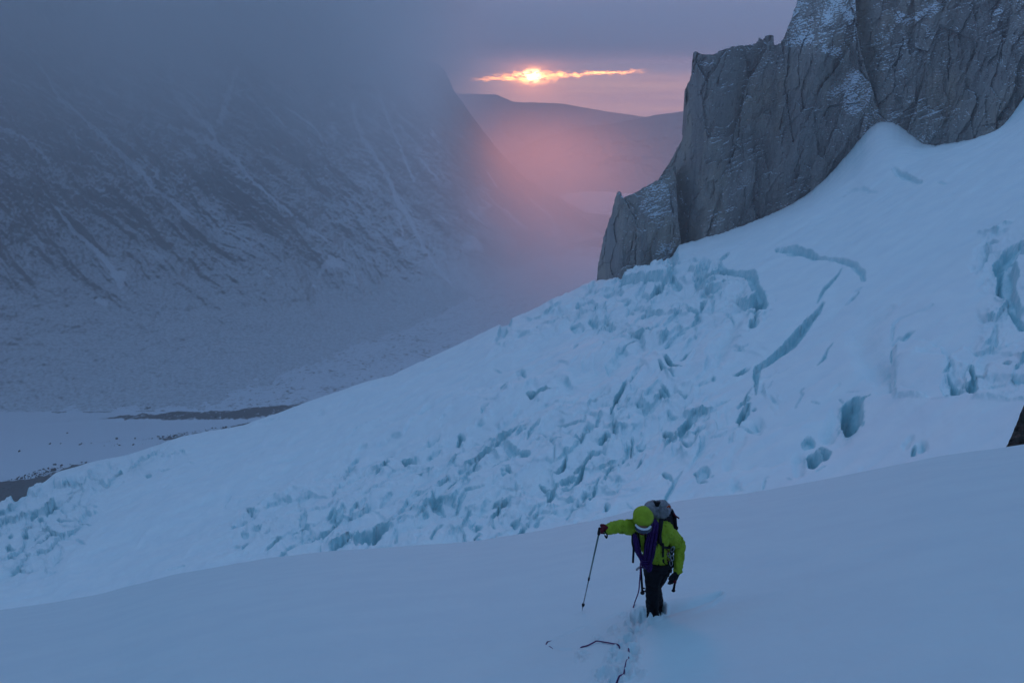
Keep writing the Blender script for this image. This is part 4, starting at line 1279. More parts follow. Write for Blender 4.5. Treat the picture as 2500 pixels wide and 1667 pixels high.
def mist_nodes(t, p):
    pos = t.node('ShaderNodeNewGeometry').outputs['Position']
    x, y, z = t.xyz(pos)
    wob2 = t.noise(t.mapping(pos, scale=(1, 1, 0.6)), 0.0022, 4, 0.65)
    side = t.div(x, y)
    d = t.mul(t.mul(t.step(y, 1100.0, 1600.0), t.step(y, 3600.0, 2400.0)), t.step(z, 15.0, -170.0))
    beam = t.gauss(t.div(t.sub(t.add(side, t.mul(t.sub(wob2, 0.5), 0.09)), 0.025), 0.10))
    d = t.mul(d, t.add(t.mul(beam, 1.0), t.mul(t.step(side, -0.18, 0.0), 0.12)))
    d = t.mul(d, t.step(z, -60.0, -330.0, o0=0.75, o1=2.3))
    d = t.mul(t.mul(d, 0.00056), t.step(wob2, 0.30, 0.70, o0=0.5, o1=1.4))
    t.put(p.inputs['Density'], d)


ms = box('cloud', -5200, 260, 900, 4350, -770, 1300, vol_mat('cloud_air', 0.0003, (0.97, 0.99, 1.0), 0.35, cloud_nodes))
tag(ms, 'grey cloud hanging in front of the mountainside at the upper left', kind='stuff')
ms = box('mist', -1300, 2400, 1100, 3700, -768, 20, vol_mat('mist_air', 0.0003, (0.98, 0.95, 0.95), 0.82, mist_nodes))
tag(ms, 'sunlit pink mist low in the valley mouth', kind='stuff')


def deck_nodes(t, p):
    pos = t.node('ShaderNodeNewGeometry').outputs['Position']
    x, y, z = t.xyz(pos)
    wob = t.noise(t.mapping(pos, scale=(1, 0.5, 1)), 0.0009, 4, 0.6)
    zb = t.add(z, t.mul(t.sub(wob, 0.5), 150.0))
    d = t.mul(t.step(zb, 395.0, 500.0), t.mul(t.step(y, 7200.0, 8000.0), t.step(y, 11400.0, 10600.0)))
    d = t.mul(t.mul(d, t.step(z, 1180.0, 900.0)), t.mul(t.step(x, -4300.0, -3300.0), t.step(x, 6900.0, 6000.0)))
    t.put(p.inputs['Density'], t.mul(d, 0.0011))


ms = box('cloud_bank', -4400, 7000, 7150, 11500, 330, 1200, vol_mat('deck_air', 0.0003, (0.96, 0.98, 1.0), 0.2, deck_nodes))
tag(ms, 'low grey cloud deck above the sunset slit', kind='stuff')

# ------------------------------------------------------------------ the climber
import bmesh
from mathutils import noise as mnoise


def flat_mat(name, col, rough=0.8, spec=0.2, nscale=None, namp=0.25, metal=0.0, bstr=0.3):
    m_, t, p = new_mat(name)
    co = obj_coord(t)
    if nscale:
        n = t.noise(co, nscale, 5, 0.6)
        c = t.mix(t.step(n, 0.3, 0.7), tuple(x * (1 - namp) for x in col), tuple(min(1, x * (1 + namp)) for x in col))
        t.put(p.inputs['Base Color'], c)
        t.put(p.inputs['Normal'], t.bump(n, bstr, 0.01))
    else:
        p.inputs['Base Color'].default_value = (*col, 1)
    p.inputs['Roughness'].default_value = rough
    p.inputs['Specular IOR Level'].default_value = spec
    p.inputs['Metallic'].default_value = metal
    return m_


M_LIME = flat_mat('lime_shell', (0.24, 0.34, 0.022), 0.7, nscale=9, namp=0.14)
M_HOOD = flat_mat('lime_hood', (0.26, 0.36, 0.024), 0.75, nscale=14, namp=0.12)
M_BLACK = flat_mat('black_cloth', (0.008, 0.009, 0.014), 0.85, nscale=20)
M_PACK = flat_mat('pack_cloth', (0.012, 0.013, 0.020), 0.8, nscale=15)
M_SACK = flat_mat('grey_sack', (0.20, 0.21, 0.24), 0.7, nscale=18, namp=0.2)
M_ROPE = flat_mat('purple_rope', (0.036, 0.012, 0.10), 0.85, nscale=60, namp=0.5)
M_ROPE2 = flat_mat('plum_rope', (0.10, 0.028, 0.12), 0.85, nscale=60, namp=0.4)
M_RED = flat_mat('dark_red', (0.09, 0.006, 0.016), 0.7, nscale=30)
M_ORANGE = flat_mat('orange_strap', (0.42, 0.07, 0.02), 0.6)
M_WHITE = flat_mat('white_shell', (0.62, 0.66, 0.74), 0.35, 0.4)
M_SKIN = flat_mat('skin', (0.42, 0.22, 0.16), 0.6)
M_LENS = flat_mat('goggle_lens', (0.02, 0.03, 0.06), 0.12, 0.6)
M_METAL = flat_mat('worn_metal', (0.28, 0.29, 0.31), 0.35, 0.5, metal=0.9)
M_POLE = flat_mat('pole_shaft', (0.10, 0.17, 0.16), 0.4, 0.4)
M_TEAL = flat_mat('teal_strap', (0.008, 0.05, 0.055), 0.7)

_f = ray(*FOOT)
PF = Vector(on_near(np.array([float(FOOT[0])]), np.array([float(FOOT[1])]))[0])
UNIT = (PF.y * 1.0) / 8.0        # size of the figure against an 8 m stand-off
DY = 1.0


def J(u, v, dy=0.0):
    d = ray(u, v)
    k = (PF.y + dy * SC) / d[1]
    return Vector((float(d[0] * k), float(d[1] * k), float(d[2] * k)))


_d0 = ray(*FOOT)
DIST = PF.length
SC = DIST * 1.0 / 1944.0 / 0.0050      # metres are written for 5 mm a pixel
print('climber distance', DIST, 'scale', SC, 'PF', PF)


def Zp(x, y, dy=0.0):            # point read off the close view of the climber
    return J(1350 + x / 4.1275, 1180 + y / 4.1275, dy)


def bm_new(): return bmesh.new()


def hull(bm, pts):
    vs = [bm.verts.new(p) for p in pts]
    bmesh.ops.convex_hull(bm, input=vs)


_ico = None


def ico_pts():
    global _ico
    if _ico is None:
        b = bmesh.new(); bmesh.ops.create_icosphere(b, subdivisions=2, radius=1.0)
        _ico = [v.co.copy() for v in b.verts]; b.free()
    return _ico


def capsule(bm, p0, r0, p1, r1):
    b = bmesh.new()
    vs = [b.verts.new(p0 + c * r0) for c in ico_pts()] + [b.verts.new(p1 + c * r1) for c in ico_pts()]
    r = bmesh.ops.convex_hull(b, input=vs)
    junk = list({g for g in r['geom_interior'] + r['geom_unused'] if isinstance(g, bmesh.types.BMVert)})
    bmesh.ops.delete(b, geom=junk, context='VERTS')
    me = bpy.data.meshes.new('tmp'); b.to_mesh(me); b.free()
    bm.from_mesh(me); bpy.data.meshes.remove(me)


def ellipsoid(bm, c, rx, ry, rz, rot=None):
    M_ = Matrix.Translation(c) @ ((rot or Matrix.Identity(3)).to_4x4()) @ Matrix.Diagonal((rx, ry, rz, 1))
    bmesh.ops.create_icosphere(bm, subdivisions=3, radius=1.0, matrix=M_)


def chain(bm, pts):
    for (p0, r0), (p1, r1) in zip(pts[:-1], pts[1:]): capsule(bm, p0, r0, p1, r1)


def link(name, me, material, parent, smooth=True):
    me.name = name
    me.materials.clear(); me.materials.append(material)
    me.polygons.foreach_set('use_smooth', [smooth] * len(me.polygons))
    o = bpy.data.objects.new(name, me)
    COL.objects.link(o)
    if parent is not None:
        o.parent = parent
        o.matrix_parent_inverse = parent.matrix_world.inverted() if False else Matrix.Translation(-parent.location)
    return o


def remesh(bm, name, material, parent, voxel=0.009, smooth=4, wrinkle=None):
    me = bpy.data.meshes.new('src'); bm.to_mesh(me); bm.free()
    o = bpy.data.objects.new('src', me); COL.objects.link(o)
    md = o.modifiers.new('r', 'REMESH'); md.mode = 'VOXEL'; md.voxel_size = voxel * SC
    if smooth:
        sm = o.modifiers.new('s', 'SMOOTH'); sm.factor = 0.5; sm.iterations = smooth
    dg = bpy.context.evaluated_depsgraph_get()
    out = bpy.data.meshes.new_from_object(o.evaluated_get(dg))
    bpy.data.objects.remove(o); bpy.data.meshes.remove(me)
    if wrinkle:
        for v in out.vertices:
            v.co += v.normal * wrinkle(v.co)
        out.update()
    return link(name, out, material, parent)


def bm_obj(bm, name, material, parent, smooth=True):
    me = bpy.data.meshes.new(name); bm.to_mesh(me); bm.free()
    return link(name, me, material, parent, smooth)


def spline(pts, n=12):
    P = [Vector(p) for p in pts]
    P = [P[0] * 2 - P[1]] + P + [P[-1] * 2 - P[-2]]
    out = []
    for i in range(1, len(P) - 2):
        for k in range(n):
            t = k / n
            a, b, c, d_ = P[i - 1], P[i], P[i + 1], P[i + 2]
            out.append(0.5 * ((2 * b) + (c - a) * t + (2 * a - 5 * b + 4 * c - d_) * t * t + (3 * b - a - 3 * c + d_) * t ** 3))
    out.append(P[-2])
    return out


def tube(bm, pts, rad, sides=8, flat=None, cap=True):
    """sweep; rad is a number or a list; flat=(normal, factor) squashes it into a strap"""
    rings = []
    up = Vector((0.3, 0.2, 1)).normalized()
    prev = None
    for i, p in enumerate(pts):
        tdir = (pts[min(i + 1, len(pts) - 1)] - pts[max(i - 1, 0)]).normalized()
        if prev is None:
            s = tdir.cross(up)
            if s.length < 0.1: s = tdir.cross(Vector((1, 0, 0)))
            s.normalize()
        else:
            s = (prev - tdir * prev.dot(tdir)).normalized()
        prev = s
        q = tdir.cross(s).normalized()
        if flat:
            q = (flat[0] - tdir * flat[0].dot(tdir)).normalized(); s = tdir.cross(q).normalized()
        r = rad[i] if isinstance(rad, (list, tuple)) else rad
        f = flat[1] if flat else 1.0
        rings.append([bm.verts.new(p + s * r * math.cos(2 * math.pi * k / sides) + q * r * f * math.sin(2 * math.pi * k / sides)) for k in range(sides)])
    for a, b in zip(rings[:-1], rings[1:]):
        for k in range(sides):
            bm.faces.new((a[k], a[(k + 1) % sides], b[(k + 1) % sides], b[k]))
    if cap:
        bm.faces.new(rings[0][::-1]); bm.faces.new(rings[-1])


def empty_at(name, loc, label, cat, group=None):
    o = bpy.data.objects.new(name, None)
    o.empty_display_size = 0.2
    COL.objects.link(o); o.location = loc
    tag(o, label, cat, group)
    return o


def m(x): return x * SC


# joints
HEAD = J(1569.5, 1264, -.20); NECK = J(1577, 1290, -.08)
RS = J(1551, 1287, -.09); RE = J(1512, 1284, -.22); RW = J(1484, 1291, -.29); RH = J(1466, 1295, -.32)
LS = J(1622, 1293, -.03); LE = J(1661, 1329, .07); LW = J(1654, 1395, -.06); LH = J(1647, 1406, -.08)
CH = J(1588, 1312, -.02); WA = J(1604, 1346, .04); HP = J(1607, 1372, .08)
H1 = J(1598, 1378, .06); K1 = J(1592, 1424, -.03)
H2 = J(1614, 1379, .10); K2 = J(1598, 1430, .14)
A1 = Vector(on_near(np.array([1596.]), np.array([1500.]))[0]) + Vector((0, m(.05), m(.02)))
A2 = Vector(on_near(np.array([1606.]), np.array([1481.]))[0]) + Vector((0, m(.03), m(.02)))


def fingers(wrist, palm_end, side, curl_dir, lens, rs, spread, bend, thumb_dir):
    """five finger chains rooted in the palm"""
    ax = (palm_end - wrist).normalized()
    segs = []
    for i, L in enumerate(lens):
        off = side * (i - 1.5) * spread
        p = palm_end + off - ax * m(.012)
        d = ax.copy(); pts = [(p - ax * m(.02), rs)]
        for k, fr in enumerate((.45, .32, .23)):
            d = (d * math.cos(bend[k]) + curl_dir * math.sin(bend[k])).normalized()
            p = p + d * L * fr
            pts.append((p.copy(), rs * (0.97 - 0.08 * k)))
        segs.append(pts)
    tb = wrist + (palm_end - wrist) * 0.35 - side * spread * 1.6
    t1 = tb + thumb_dir * m(.035); t2 = t1 + (thumb_dir * 0.6 + ax * 0.5 + curl_dir * 0.5).normalized() * m(.03)
    segs.append([(tb, rs * 1.25), (t1, rs * 1.1), (t2, rs)])
    return segs


VIEW = (-(PF)).normalized()
X_, Z_ = Vector((1, 0, 0)), Vector((0, 0, 1))
# pole first: the right hand closes on its grip
TIP = Vector(on_near(np.array([1421.]), np.array([1489.]))[0])
PTOP = Zp(474, 452, -.33)
pole_ax = (TIP - PTOP).normalized()
# right hand: palm beside the grip, fingers wrap it
grip_c = PTOP + pole_ax * m(.045)
r_ax = Vector((-1, -0.25, -0.1)).normalized()
rp_w = RW; rp_e = grip_c + Vector((m(.035), m(.0), m(.012)))
r_side = pole_ax * -1.0
r_f = fingers(rp_w, rp_e, r_side * -1, Vector((0.1, -1, -0.1)).normalized(), [m(.075), m(.082), m(.078), m(.062)], m(.0115), m(.021), (0.35, 1.35, 1.2), (Vector((-0.8, 0.5, 0.5))).normalized())
# left hand: hangs open
lp_e = LW + (J(1645, 1412, -.09) - LW).normalized() * m(.085)
l_f = fingers(LW, lp_e, Vector((1, 0.2, 0)).normalized(), Vector((-0.35, -0.2, -0.5)).normalized(), [m(.07), m(.078), m(.074), m(.058)], m(.0105), m(.022), (0.2, 0.4, 0.35), Vector((-0.8, -0.4, -0.5)).normalized())


def body_bm(grow=0.0):
    bm = bmesh.new()
    g = m(grow)
    ellipsoid(bm, HEAD, m(.078), m(.095), m(.112), Matrix.Rotation(math.radians(35), 3, 'X'))
    capsule(bm, HEAD + Vector((0, m(.01), m(-.06))), m(.055), NECK, m(.06))
    # face: brow, nose, chin, ears
    fdir = Vector((-0.12, -0.72, -0.68)).normalized()
    fup = Vector((0, -0.68, 0.72)).normalized()
    ellipsoid(bm, HEAD + fdir * m(.085), m(.05), m(.03), m(.04))
    capsule(bm, HEAD + fdir * m(.105) + fup * m(.012), m(.009), HEAD + fdir * m(.122) - fup * m(.018), m(.012))
    capsule(bm, HEAD + fdir * m(.085) - fup * m(.055), m(.028), HEAD + fdir * m(.06) - fup * m(.06), m(.035))
    for s in (-1, 1): ellipsoid(bm, HEAD + X_ * s * m(.08) + fdir * m(.01), m(.012), m(.022), m(.03))
    chain(bm, [(NECK, m(.07)), (CH, m(.125)), (WA, m(.115)), (HP, m(.13))])
    capsule(bm, RS, m(.065), LS, m(.065)); capsule(bm, CH + X_ * m(-.07), m(.1), CH + X_ * m(.07), m(.1))
    chain(bm, [(RS, m(.055)), (RE, m(.040)), (RW, m(.028))]); chain(bm, [(LS, m(.055)), (LE, m(.040)), (LW, m(.028))])
    chain(bm, [(H1, m(.085)), (K1, m(.052)), (A1, m(.034))]); chain(bm, [(H2, m(.085)), (K2, m(.050)), (A2, m(.034))])
    capsule(bm, A1, m(.04), A1 + Vector((m(-.02), m(-.12), m(-.06))), m(.026)); capsule(bm, A2, m(.04), A2 + Vector((m(-.01), m(-.12), m(-.06))), m(.026))
    for w_, e_, ff in ((RW, rp_e, r_f), (LW, lp_e, l_f)):
        capsule(bm, w_, m(.024), e_, m(.016))
        for pts in ff: chain(bm, [(p, r * 0.62) for p, r in pts])
    return bm


person = empty_at('person', PF, 'climber in a lime jacket and hood bending forward up the snow slope', 'person')
remesh(body_bm(), 'body', M_SKIN, person, voxel=.010, smooth=1)


def limb_wrinkle(a, b, amp, freq):
    ax = (b - a).normalized()

    def f(co):
        s = (co - a).dot(ax)
        n = mnoise.noise(Vector((s * freq, co.x * 7, co.z * 7)))
        return amp * n
    return f


def wr_jacket(co):
    n = mnoise.noise(co * 9.0 / SC) * 0.015 + (1 - abs(mnoise.noise(Vector((co.x * 22, co.y * 9, co.z * 13)) / SC)) * 2) * 0.012
    n += (1 - abs(mnoise.noise(Vector((co.x * 30 + co.z * 12, co.y * 12, co.z * 22 - co.x * 10)) / SC)) * 2.4) * 0.005
    return n * SC


bm = bmesh.new()
chain(bm, [(NECK + Vector((0, 0, m(.01))), m(.085)), (CH, m(.150)), (WA, m(.143)), (WA + (HP - WA) * 0.40, m(.142))])
capsule(bm, CH + X_ * m(-.08), m(.125), CH + X_ * m(.09), m(.125))
capsule(bm, RS, m(.090), LS, m(.088)); capsule(bm, RS, m(.09), CH, m(.13)); capsule(bm, LS, m(.09), CH, m(.13))
chain(bm, [(RS, m(.084)), (RE, m(.064)), (RW + (RE - RW) * .1, m(.052))])
chain(bm, [(LS, m(.094)), (J(1638, 1310, .03), m(.086)), (LE, m(.062)), (LW + (LE - LW) * .06, m(.046))])
jacket = remesh(bm, 'jacket', M_LIME, person, voxel=.008, smooth=4, wrinkle=wr_jacket)
# cuffs, zip and pocket lines
for w_, e_ in ((RW, RE), (LW, LE)):
    bm = bmesh.new(); dv = (e_ - w_).normalized()
    tube(bm, [w_ + dv * m(.0), w_ + dv * m(.012), w_ + dv * m(.03)], [m(.046), m(.05), m(.049)], 16)
    bm_obj(bm, 'cuff', M_HOOD, jacket)
FRONT = Vector((0, -1, 0))
for pts in ([(862, 500), (868, 560), (880, 640)], [(930, 510), (932, 570), (925, 640), (935, 690)], [(1105, 610), (1108, 680), (1110, 735)], [(1045, 600), (1048, 640)]):
    bm = bmesh.new()
    pp = [Zp(x, y, -.19 + (y - 500) / 240 * .06) for x, y in pts]
    tube(bm, spline(pp, 5), m(.010), 6, flat=(VIEW, 0.6)); bm_obj(bm, 'zip', M_BLACK, jacket)


def wr_trouser(co):
    return SC * (mnoise.noise(co * 8.0 / SC) * 0.010 + (1 - abs(mnoise.noise(Vector((co.x * 10, co.y * 10, co.z * 24)) / SC)) * 2) * 0.006)


bm = bmesh.new()
capsule(bm, HP, m(.150), WA + (HP - WA) * 0.4, m(.140)); capsule(bm, H1, m(.125), H2, m(.130)); capsule(bm, J(1628, 1370, .05), m(.09), H2, m(.115))
chain(bm, [(H1, m(.125)), (K1 + (H1 - K1) * .4, m(.10)), (K1, m(.080)), (K1 + (A1 - K1) * .4, m(.074)), (A1 + Vector((0, 0, m(.02))), m(.070))])
chain(bm, [(H2, m(.130)), (K2 + (H2 - K2) * .4, m(.098)), (K2, m(.072)), (A2 + Vector((0, 0, m(.02))), m(.068))])
remesh(bm, 'trousers', M_BLACK, person, voxel=.009, smooth=3, wrinkle=wr_trouser)

for A in (A1, A2):
    bm = bmesh.new()
    chain(bm, [(A + Vector((0, m(.03), m(-.02))), m(.058)), (A + Vector((0, m(-.06), m(-.05))), m(.052)), (A + Vector((m(-.01), m(-.15), m(-.06))), m(.042))])
    capsule(bm, A, m(.058), A + Vector((0, m(.02), m(.08))), m(.055))
    remesh(bm, 'boot', M_BLACK, person, voxel=.008, smooth=2)

# hood over a white helmet, goggles under its rim
hd = Vector((-0.10, -0.62, -0.78)).normalized()
bm = bmesh.new()
Rh = Matrix.Rotation(math.radians(-38), 3, 'X')
ellipsoid(bm, HEAD + Vector((0, m(.01), m(.015))), m(.104), m(.120), m(.112), Rh)
ellipsoid(bm, HEAD + Vector((m(.03), m(.07), m(-.03))), m(.10), m(.10), m(.10), Rh)
capsule(bm, HEAD + Vector((m(.0), m(.06), m(-.05))), m(.10), NECK + Vector((0, m(.06), 0)), m(.09))
ellipsoid(bm, HEAD + Vector((0, m(-.055), m(.002))), m(.088), m(.062), m(.062))
hood = remesh(bm, 'hood', M_HOOD, person, voxel=.008, smooth=4, wrinkle=lambda co: SC * mnoise.noise(co * 12 / SC) * 0.006)
# the helmet rim: an arc under the hood at brow height
ups = hd.cross(X_).normalized()


def rim(ang, rr, down, fwd):
    return HEAD + X_ * math.sin(ang) * rr + Vector((0, -1, 0)) * (math.cos(ang) * fwd) + Vector((0, 0, -1)) * down


bm = bmesh.new()
tube(bm, [rim(math.radians(a_), m(.088), m(.042 + .022 * math.cos(math.radians(a_))), m(.124)) for a_ in range(-66, 60, 7)], m(.0125), 10)
helmet = bm_obj(bm, 'helmet', M_WHITE, person)
bm = bmesh.new()
tube(bm, [rim(math.radians(a_), m(.078), m(.070 + .02 * math.cos(math.radians(a_))), m(.125)) for a_ in range(-64, 65, 8)], m(.026), 10, flat=(VIEW, 0.7))
gog = bm_obj(bm, 'goggles', M_LENS, person)
bm = bmesh.new()
ellipsoid(bm, Zp(905, 503, -.30), m(.030), m(.02), m(.018))
bm_obj(bm, 'neck_gaiter', M_RED, person)

# gloves with separate fingers
for nm, w_, e_, ff, mat, cuffl in (('r', RW, rp_e, r_f, M_RED, .05), ('l', LW, lp_e, l_f, M_BLACK, .04)):
    bm = bmesh.new()
    sd = (ff[3][0][0] - ff[0][0][0]) * 0.5
    c0 = w_ + (e_ - w_) * 0.25
    for k in (-1, 0, 1):
        capsule(bm, c0 + sd * k * .55, m(.026 if nm == 'r' else .022), e_ + sd * k * .8, m(.028 if nm == 'r' else .020))
    for pts in ff: chain(bm, [(p, r * (1.5 if nm == 'r' else 1.25)) for p, r in pts])
    gl = remesh(bm, 'glove', mat, person, voxel=.0048, smooth=1)
    bm = bmesh.new()
    dv = (w_ - e_).normalized()
    chain(bm, [(w_ - dv * m(.025), m(.036)), (w_ + dv * m(cuffl) * .4, m(.042))])
    remesh(bm, 'glove_cuff', M_BLACK, gl, voxel=.008, smooth=1)
bm = bmesh.new()
tube(bm, spline([Zp(525, 480, -.33), Zp(545, 515, -.33), Zp(540, 548, -.33), Zp(522, 520, -.33)], 5), m(.008), 6); bm_obj(bm, 'glove_leash', M_BLACK, person)

# harness with loops and metalwork at the hip
bm = bmesh.new()
hc = WA + (HP - WA) * 0.75
tube(bm, [hc + Vector((math.cos(a_) * m(.172), math.sin(a_) * m(.165), m(.01) * math.sin(a_ * 2))) for a_ in np.linspace(0, 2 * math.pi, 33)], m(.028), 8, flat=(Vector((0, 0, 1)), 1.0), cap=False)
harness = bm_obj(bm, 'harness', M_BLACK, person)
rng = random.Random(4)
for x, y, mt in [(1150, 690, M_RED), (1172, 720, M_METAL), (1195, 690, M_BLACK), (1200, 745, M_METAL), (1165, 760, M_RED), (1190, 800, M_METAL), (1180, 840, M_BLACK), (1205, 660, M_METAL), (1066, 745, M_METAL), (1085, 700, M_METAL)]:
    bm = bmesh.new()
    c = Zp(x, y, -.08); w2_, h2_ = m(.016), m(.034)
    a0 = rng.uniform(-0.5, 0.5)
    loop = [c + X_ * (w2_ * math.cos(t) * math.cos(a0) + h2_ * math.sin(t) * math.sin(a0)) + Z_ * (h2_ * math.sin(t) * math.cos(a0) - w2_ * math.cos(t) * math.sin(a0)) for t in np.linspace(0, 2 * math.pi, 17)]
    tube(bm, loop, m(.0055), 6, cap=False)
    bm_obj(bm, 'carabiner', mt, harness)
for x, y, x2, y2 in [(1195, 760, 1180, 860), (1180, 830, 1165, 935), (1192, 850, 1188, 900)]:
    bm = bmesh.new(); tube(bm, spline([Zp(x, y, -.05), Zp((x + x2) / 2 + 5, (y + y2) / 2, -.05), Zp(x2, y2, -.05)], 5), m(.007), 6)
    bm_obj(bm, 'gear_sling', M_BLACK, harness)

# ---- rucksack
pack = empty_at('backpack', J(1625, 1330, .2), 'black climbing backpack with a grey sack strapped on top, on the back of the climber', 'backpack')
bm = bmesh.new()
capsule(bm, Zp(1095, 345, .15), m(.13), Zp(1120, 470, .17), m(.13)); capsule(bm, Zp(1110, 430, .17), m(.14), Zp(1110, 640, .20), m(.13))
capsule(bm, Zp(1000, 350, .16), m(.10), Zp(1040, 600, .19), m(.12)); capsule(bm, Zp(1165, 330, .20), m(.075), Zp(1180, 470, .22), m(.08)); capsule(bm, Zp(1185, 290, .2), m(.035), Zp(1200, 400, .2), m(.05))
pk = remesh(bm, 'pack_body', M_PACK, pack, voxel=.01, smooth=2, wrinkle=lambda co: SC * 0.016 * mnoise.noise(co * 11 / SC))
sc_c = Zp(1048, 262, .12)


def wr_sack(co):
    d_ = co - (sc_c + Vector((m(.01), 0, m(.06))))
    ang = math.atan2(d_.z, d_.x)
    r_ = math.hypot(d_.x, d_.z) / m(.15)
    return SC * ((mnoise.noise(Vector((ang * 2.6, r_, 0))) * 0.022 + (1 - 2 * abs(mnoise.noise(Vector((ang * 5, r_ * .8, 3))))) * 0.012) + mnoise.noise(co * 14 / SC) * 0.010)


bm = bmesh.new()
ellipsoid(bm, Zp(998, 262, .12), m(.088), m(.11), m(.088)); ellipsoid(bm, Zp(1100, 260, .13), m(.096), m(.11), m(.090)); ellipsoid(bm, Zp(1050, 290, .12), m(.115), m(.11), m(.066))
remesh(bm, 'grey_sack', M_SACK, pack, voxel=.008, smooth=3, wrinkle=wr_sack)
bm = bmesh.new()
for k in range(9):
    a_ = k * 0.7; o_ = Vector((math.cos(a_), math.sin(a_), 0)) * m(.012)
    tube(bm, [Zp(1050, 225, .02) + o_, Zp(1050, 200, .03) + o_ * 1.8, Zp(1048, 182, .04) + o_ * 3.2], [m(.009), m(.008), m(.004)], 6)
bm_obj(bm, 'drawcord_tuft', M_BLACK, pack)
for pts, r_, mt, nm in (([(1092, 360, -.02), (1082, 430, -.13), (1070, 520, -.18), (1078, 600, -.17)], .026, M_BLACK, 'shoulder_strap'), ([(1093, 370, -.03), (1088, 430, -.12), (1078, 520, -.17)], .010, M_TEAL, 'strap_trim'),
                        ([(835, 490, -.20), (812, 540, -.19), (815, 620, -.17), (850, 690, -.13)], .022, M_BLACK, 'shoulder_strap'),
                        ([(812, 600, -.2), (812, 680, -.2), (808, 760, -.2), (806, 797, -.2)], .012, M_BLACK, 'loose_strap'),
                        ([(1108, 600, -.16), (1110, 680, -.15), (1108, 740, -.14)], .012, M_BLACK, 'loose_strap'),
                        ([(1080, 600, -.17), (1130, 640, -.12), (1180, 640, -.05)], .016, M_BLACK, 'chest_strap'),
                        ([(1195, 440, .05), (1215, 490, .06), (1235, 520, .08)], .022, M_RED, 'side_strap'),
                        ([(1150, 240, .02), (1172, 225, .02), (1178, 245, .04)], .008, M_ORANGE, 'sling'),
                        ([(1215, 300, .10), (1235, 325, .10), (1272, 350, .10)], .009, M_RED, 'axe_loop'), ([(1225, 350, .10), (1245, 345, .10)], .012, M_BLACK, 'buckle'), ([(1220, 445, .10), (1250, 440, .10), (1248, 460, .1)], .012, M_BLACK, 'buckle'),
                        ([(1190, 260, .12), (1200, 300, .12), (1225, 330, .12), (1232, 400, .12), (1235, 470, .12), (1240, 515, .12)], .020, M_BLACK, 'side_strap')):
    bm = bmesh.new()
    pp = spline([Zp(*p) for p in pts], 6)
    tube(bm, pp, m(r_), 8, flat=(VIEW, 0.45)); bm_obj(bm, nm, mt, pack)

# ---- rope coiled over the shoulders
rng = random.Random(11)
bm = bmesh.new()
for k in range(13):
    o1 = (k / 12.0 - 0.5)
    jx = rng.uniform(-6, 6); jy = rng.uniform(-8, 8); dz_ = rng.uniform(-.02, .015)
    pts = [(1005 + o1 * 50, 360, -.06), (1020 + o1 * 75, 400, -.16), (1003 + o1 * 90 + jx, 500, -.225 + dz_), (985 + o1 * 95 + jx, 600, -.235 + dz_), (965 + o1 * 100 + jx, 720, -.22 + dz_),
           (940 + o1 * 95, 800 + jy, -.20 + dz_), (915 + o1 * 30, 815 + jy + abs(o1) * 40, -.19 + dz_), (890 + o1 * 30 + jx, 760 + jy, -.19 + dz_), (858 + o1 * 46 + jx, 690, -.20 + dz_), (838 + o1 * 42 + jx, 600, -.21 + dz_), (826 + o1 * 34, 520, -.21), (835 + o1 * 26, 470, -.15)]
    tube(bm, spline([Zp(*p) for p in pts], 5), m(.0062), 6)
for k in range(5):      # inner turns that close the band
    o1 = (k / 4.0 - 0.5)
    tube(bm, spline([Zp(*p) for p in [(1010 + o1 * 50, 380, -.12), (1003 + o1 * 80, 500, -.20), (985 + o1 * 85, 600, -.21), (965 + o1 * 85, 720, -.195), (930 + o1 * 60, 790, -.175)]], 5), m(.013), 6)
for k in range(3):      # hanging bights
    r_ = 30 + k * 14
    tube(bm, spline([Zp(960 + 28 * math.sin(t) + k * 5, 830 + r_ * -math.cos(t) * 1.0, -.23) for t in np.linspace(0.3, 6.0, 9)], 4), m(.006), 6)
for k in range(4):      # the wraps that tie it off
    tube(bm, spline([Zp(885, 770 + k * 22, -.18), Zp(905, 780 + k * 22, -.25), Zp(945, 782 + k * 22, -.255), Zp(975, 772 + k * 22, -.19)], 5), m(.0068), 6)
coil = bm_obj(bm, 'rope_coil', M_ROPE, None)
tag(coil, 'dark purple rope coils slung round the neck and chest of the climber', 'rope')

# ---- the live rope: from the harness into the snow and on down the track
def SN(u, v, lift):
    return Vector(on_near(np.array([float(u)]), np.array([float(v)]), lift)[0])


L_ = [Zp(905, 780, -.22), Zp(882, 800, -.22), Zp(880, 880, -.22), Zp(872, 990, -.20), Zp(862, 1090, -.14)]
snow_pts = [(1550, 1475, .05), (1546, 1482, .012), (1541, 1487, -.03), (1500, 1500, -.04), (1440, 1524, -.03), (1380, 1548, -.012), (1345, 1560, -.004), (1337, 1563, .006), (1333.5, 1570, .006), (1338, 1574, -.012), (1344, 1577, .003), (1356, 1582, -.012), (1392, 1587, -.03),
            (1414, 1580, -.012), (1420, 1579, .008), (1434, 1576.5, .014), (1450, 1570, .022), (1457, 1568, .026), (1475, 1569, .020), (1495, 1572, .015), (1510, 1575, .008), (1516, 1577, -.015), (1528, 1582, -.03), (1534, 1587, .004), (1535, 1598, .012), (1534.5, 1608, .012), (1530, 1618, .002),
            (1527, 1625, .012), (1523, 1636, .014), (1518, 1648, .014), (1511, 1655, .012), (1503, 1661, .008), (1497, 1668, -.01), (1488, 1690, -.03)]
bm = bmesh.new()
tube(bm, spline(L_ + [SN(*p) for p in snow_pts], 5), 0.0072 * SC, 6)
rope = bm_obj(bm, 'climbing_rope', M_ROPE2, None)
tag(rope, 'thin plum coloured climbing rope running from the harness down through the snow', 'rope')

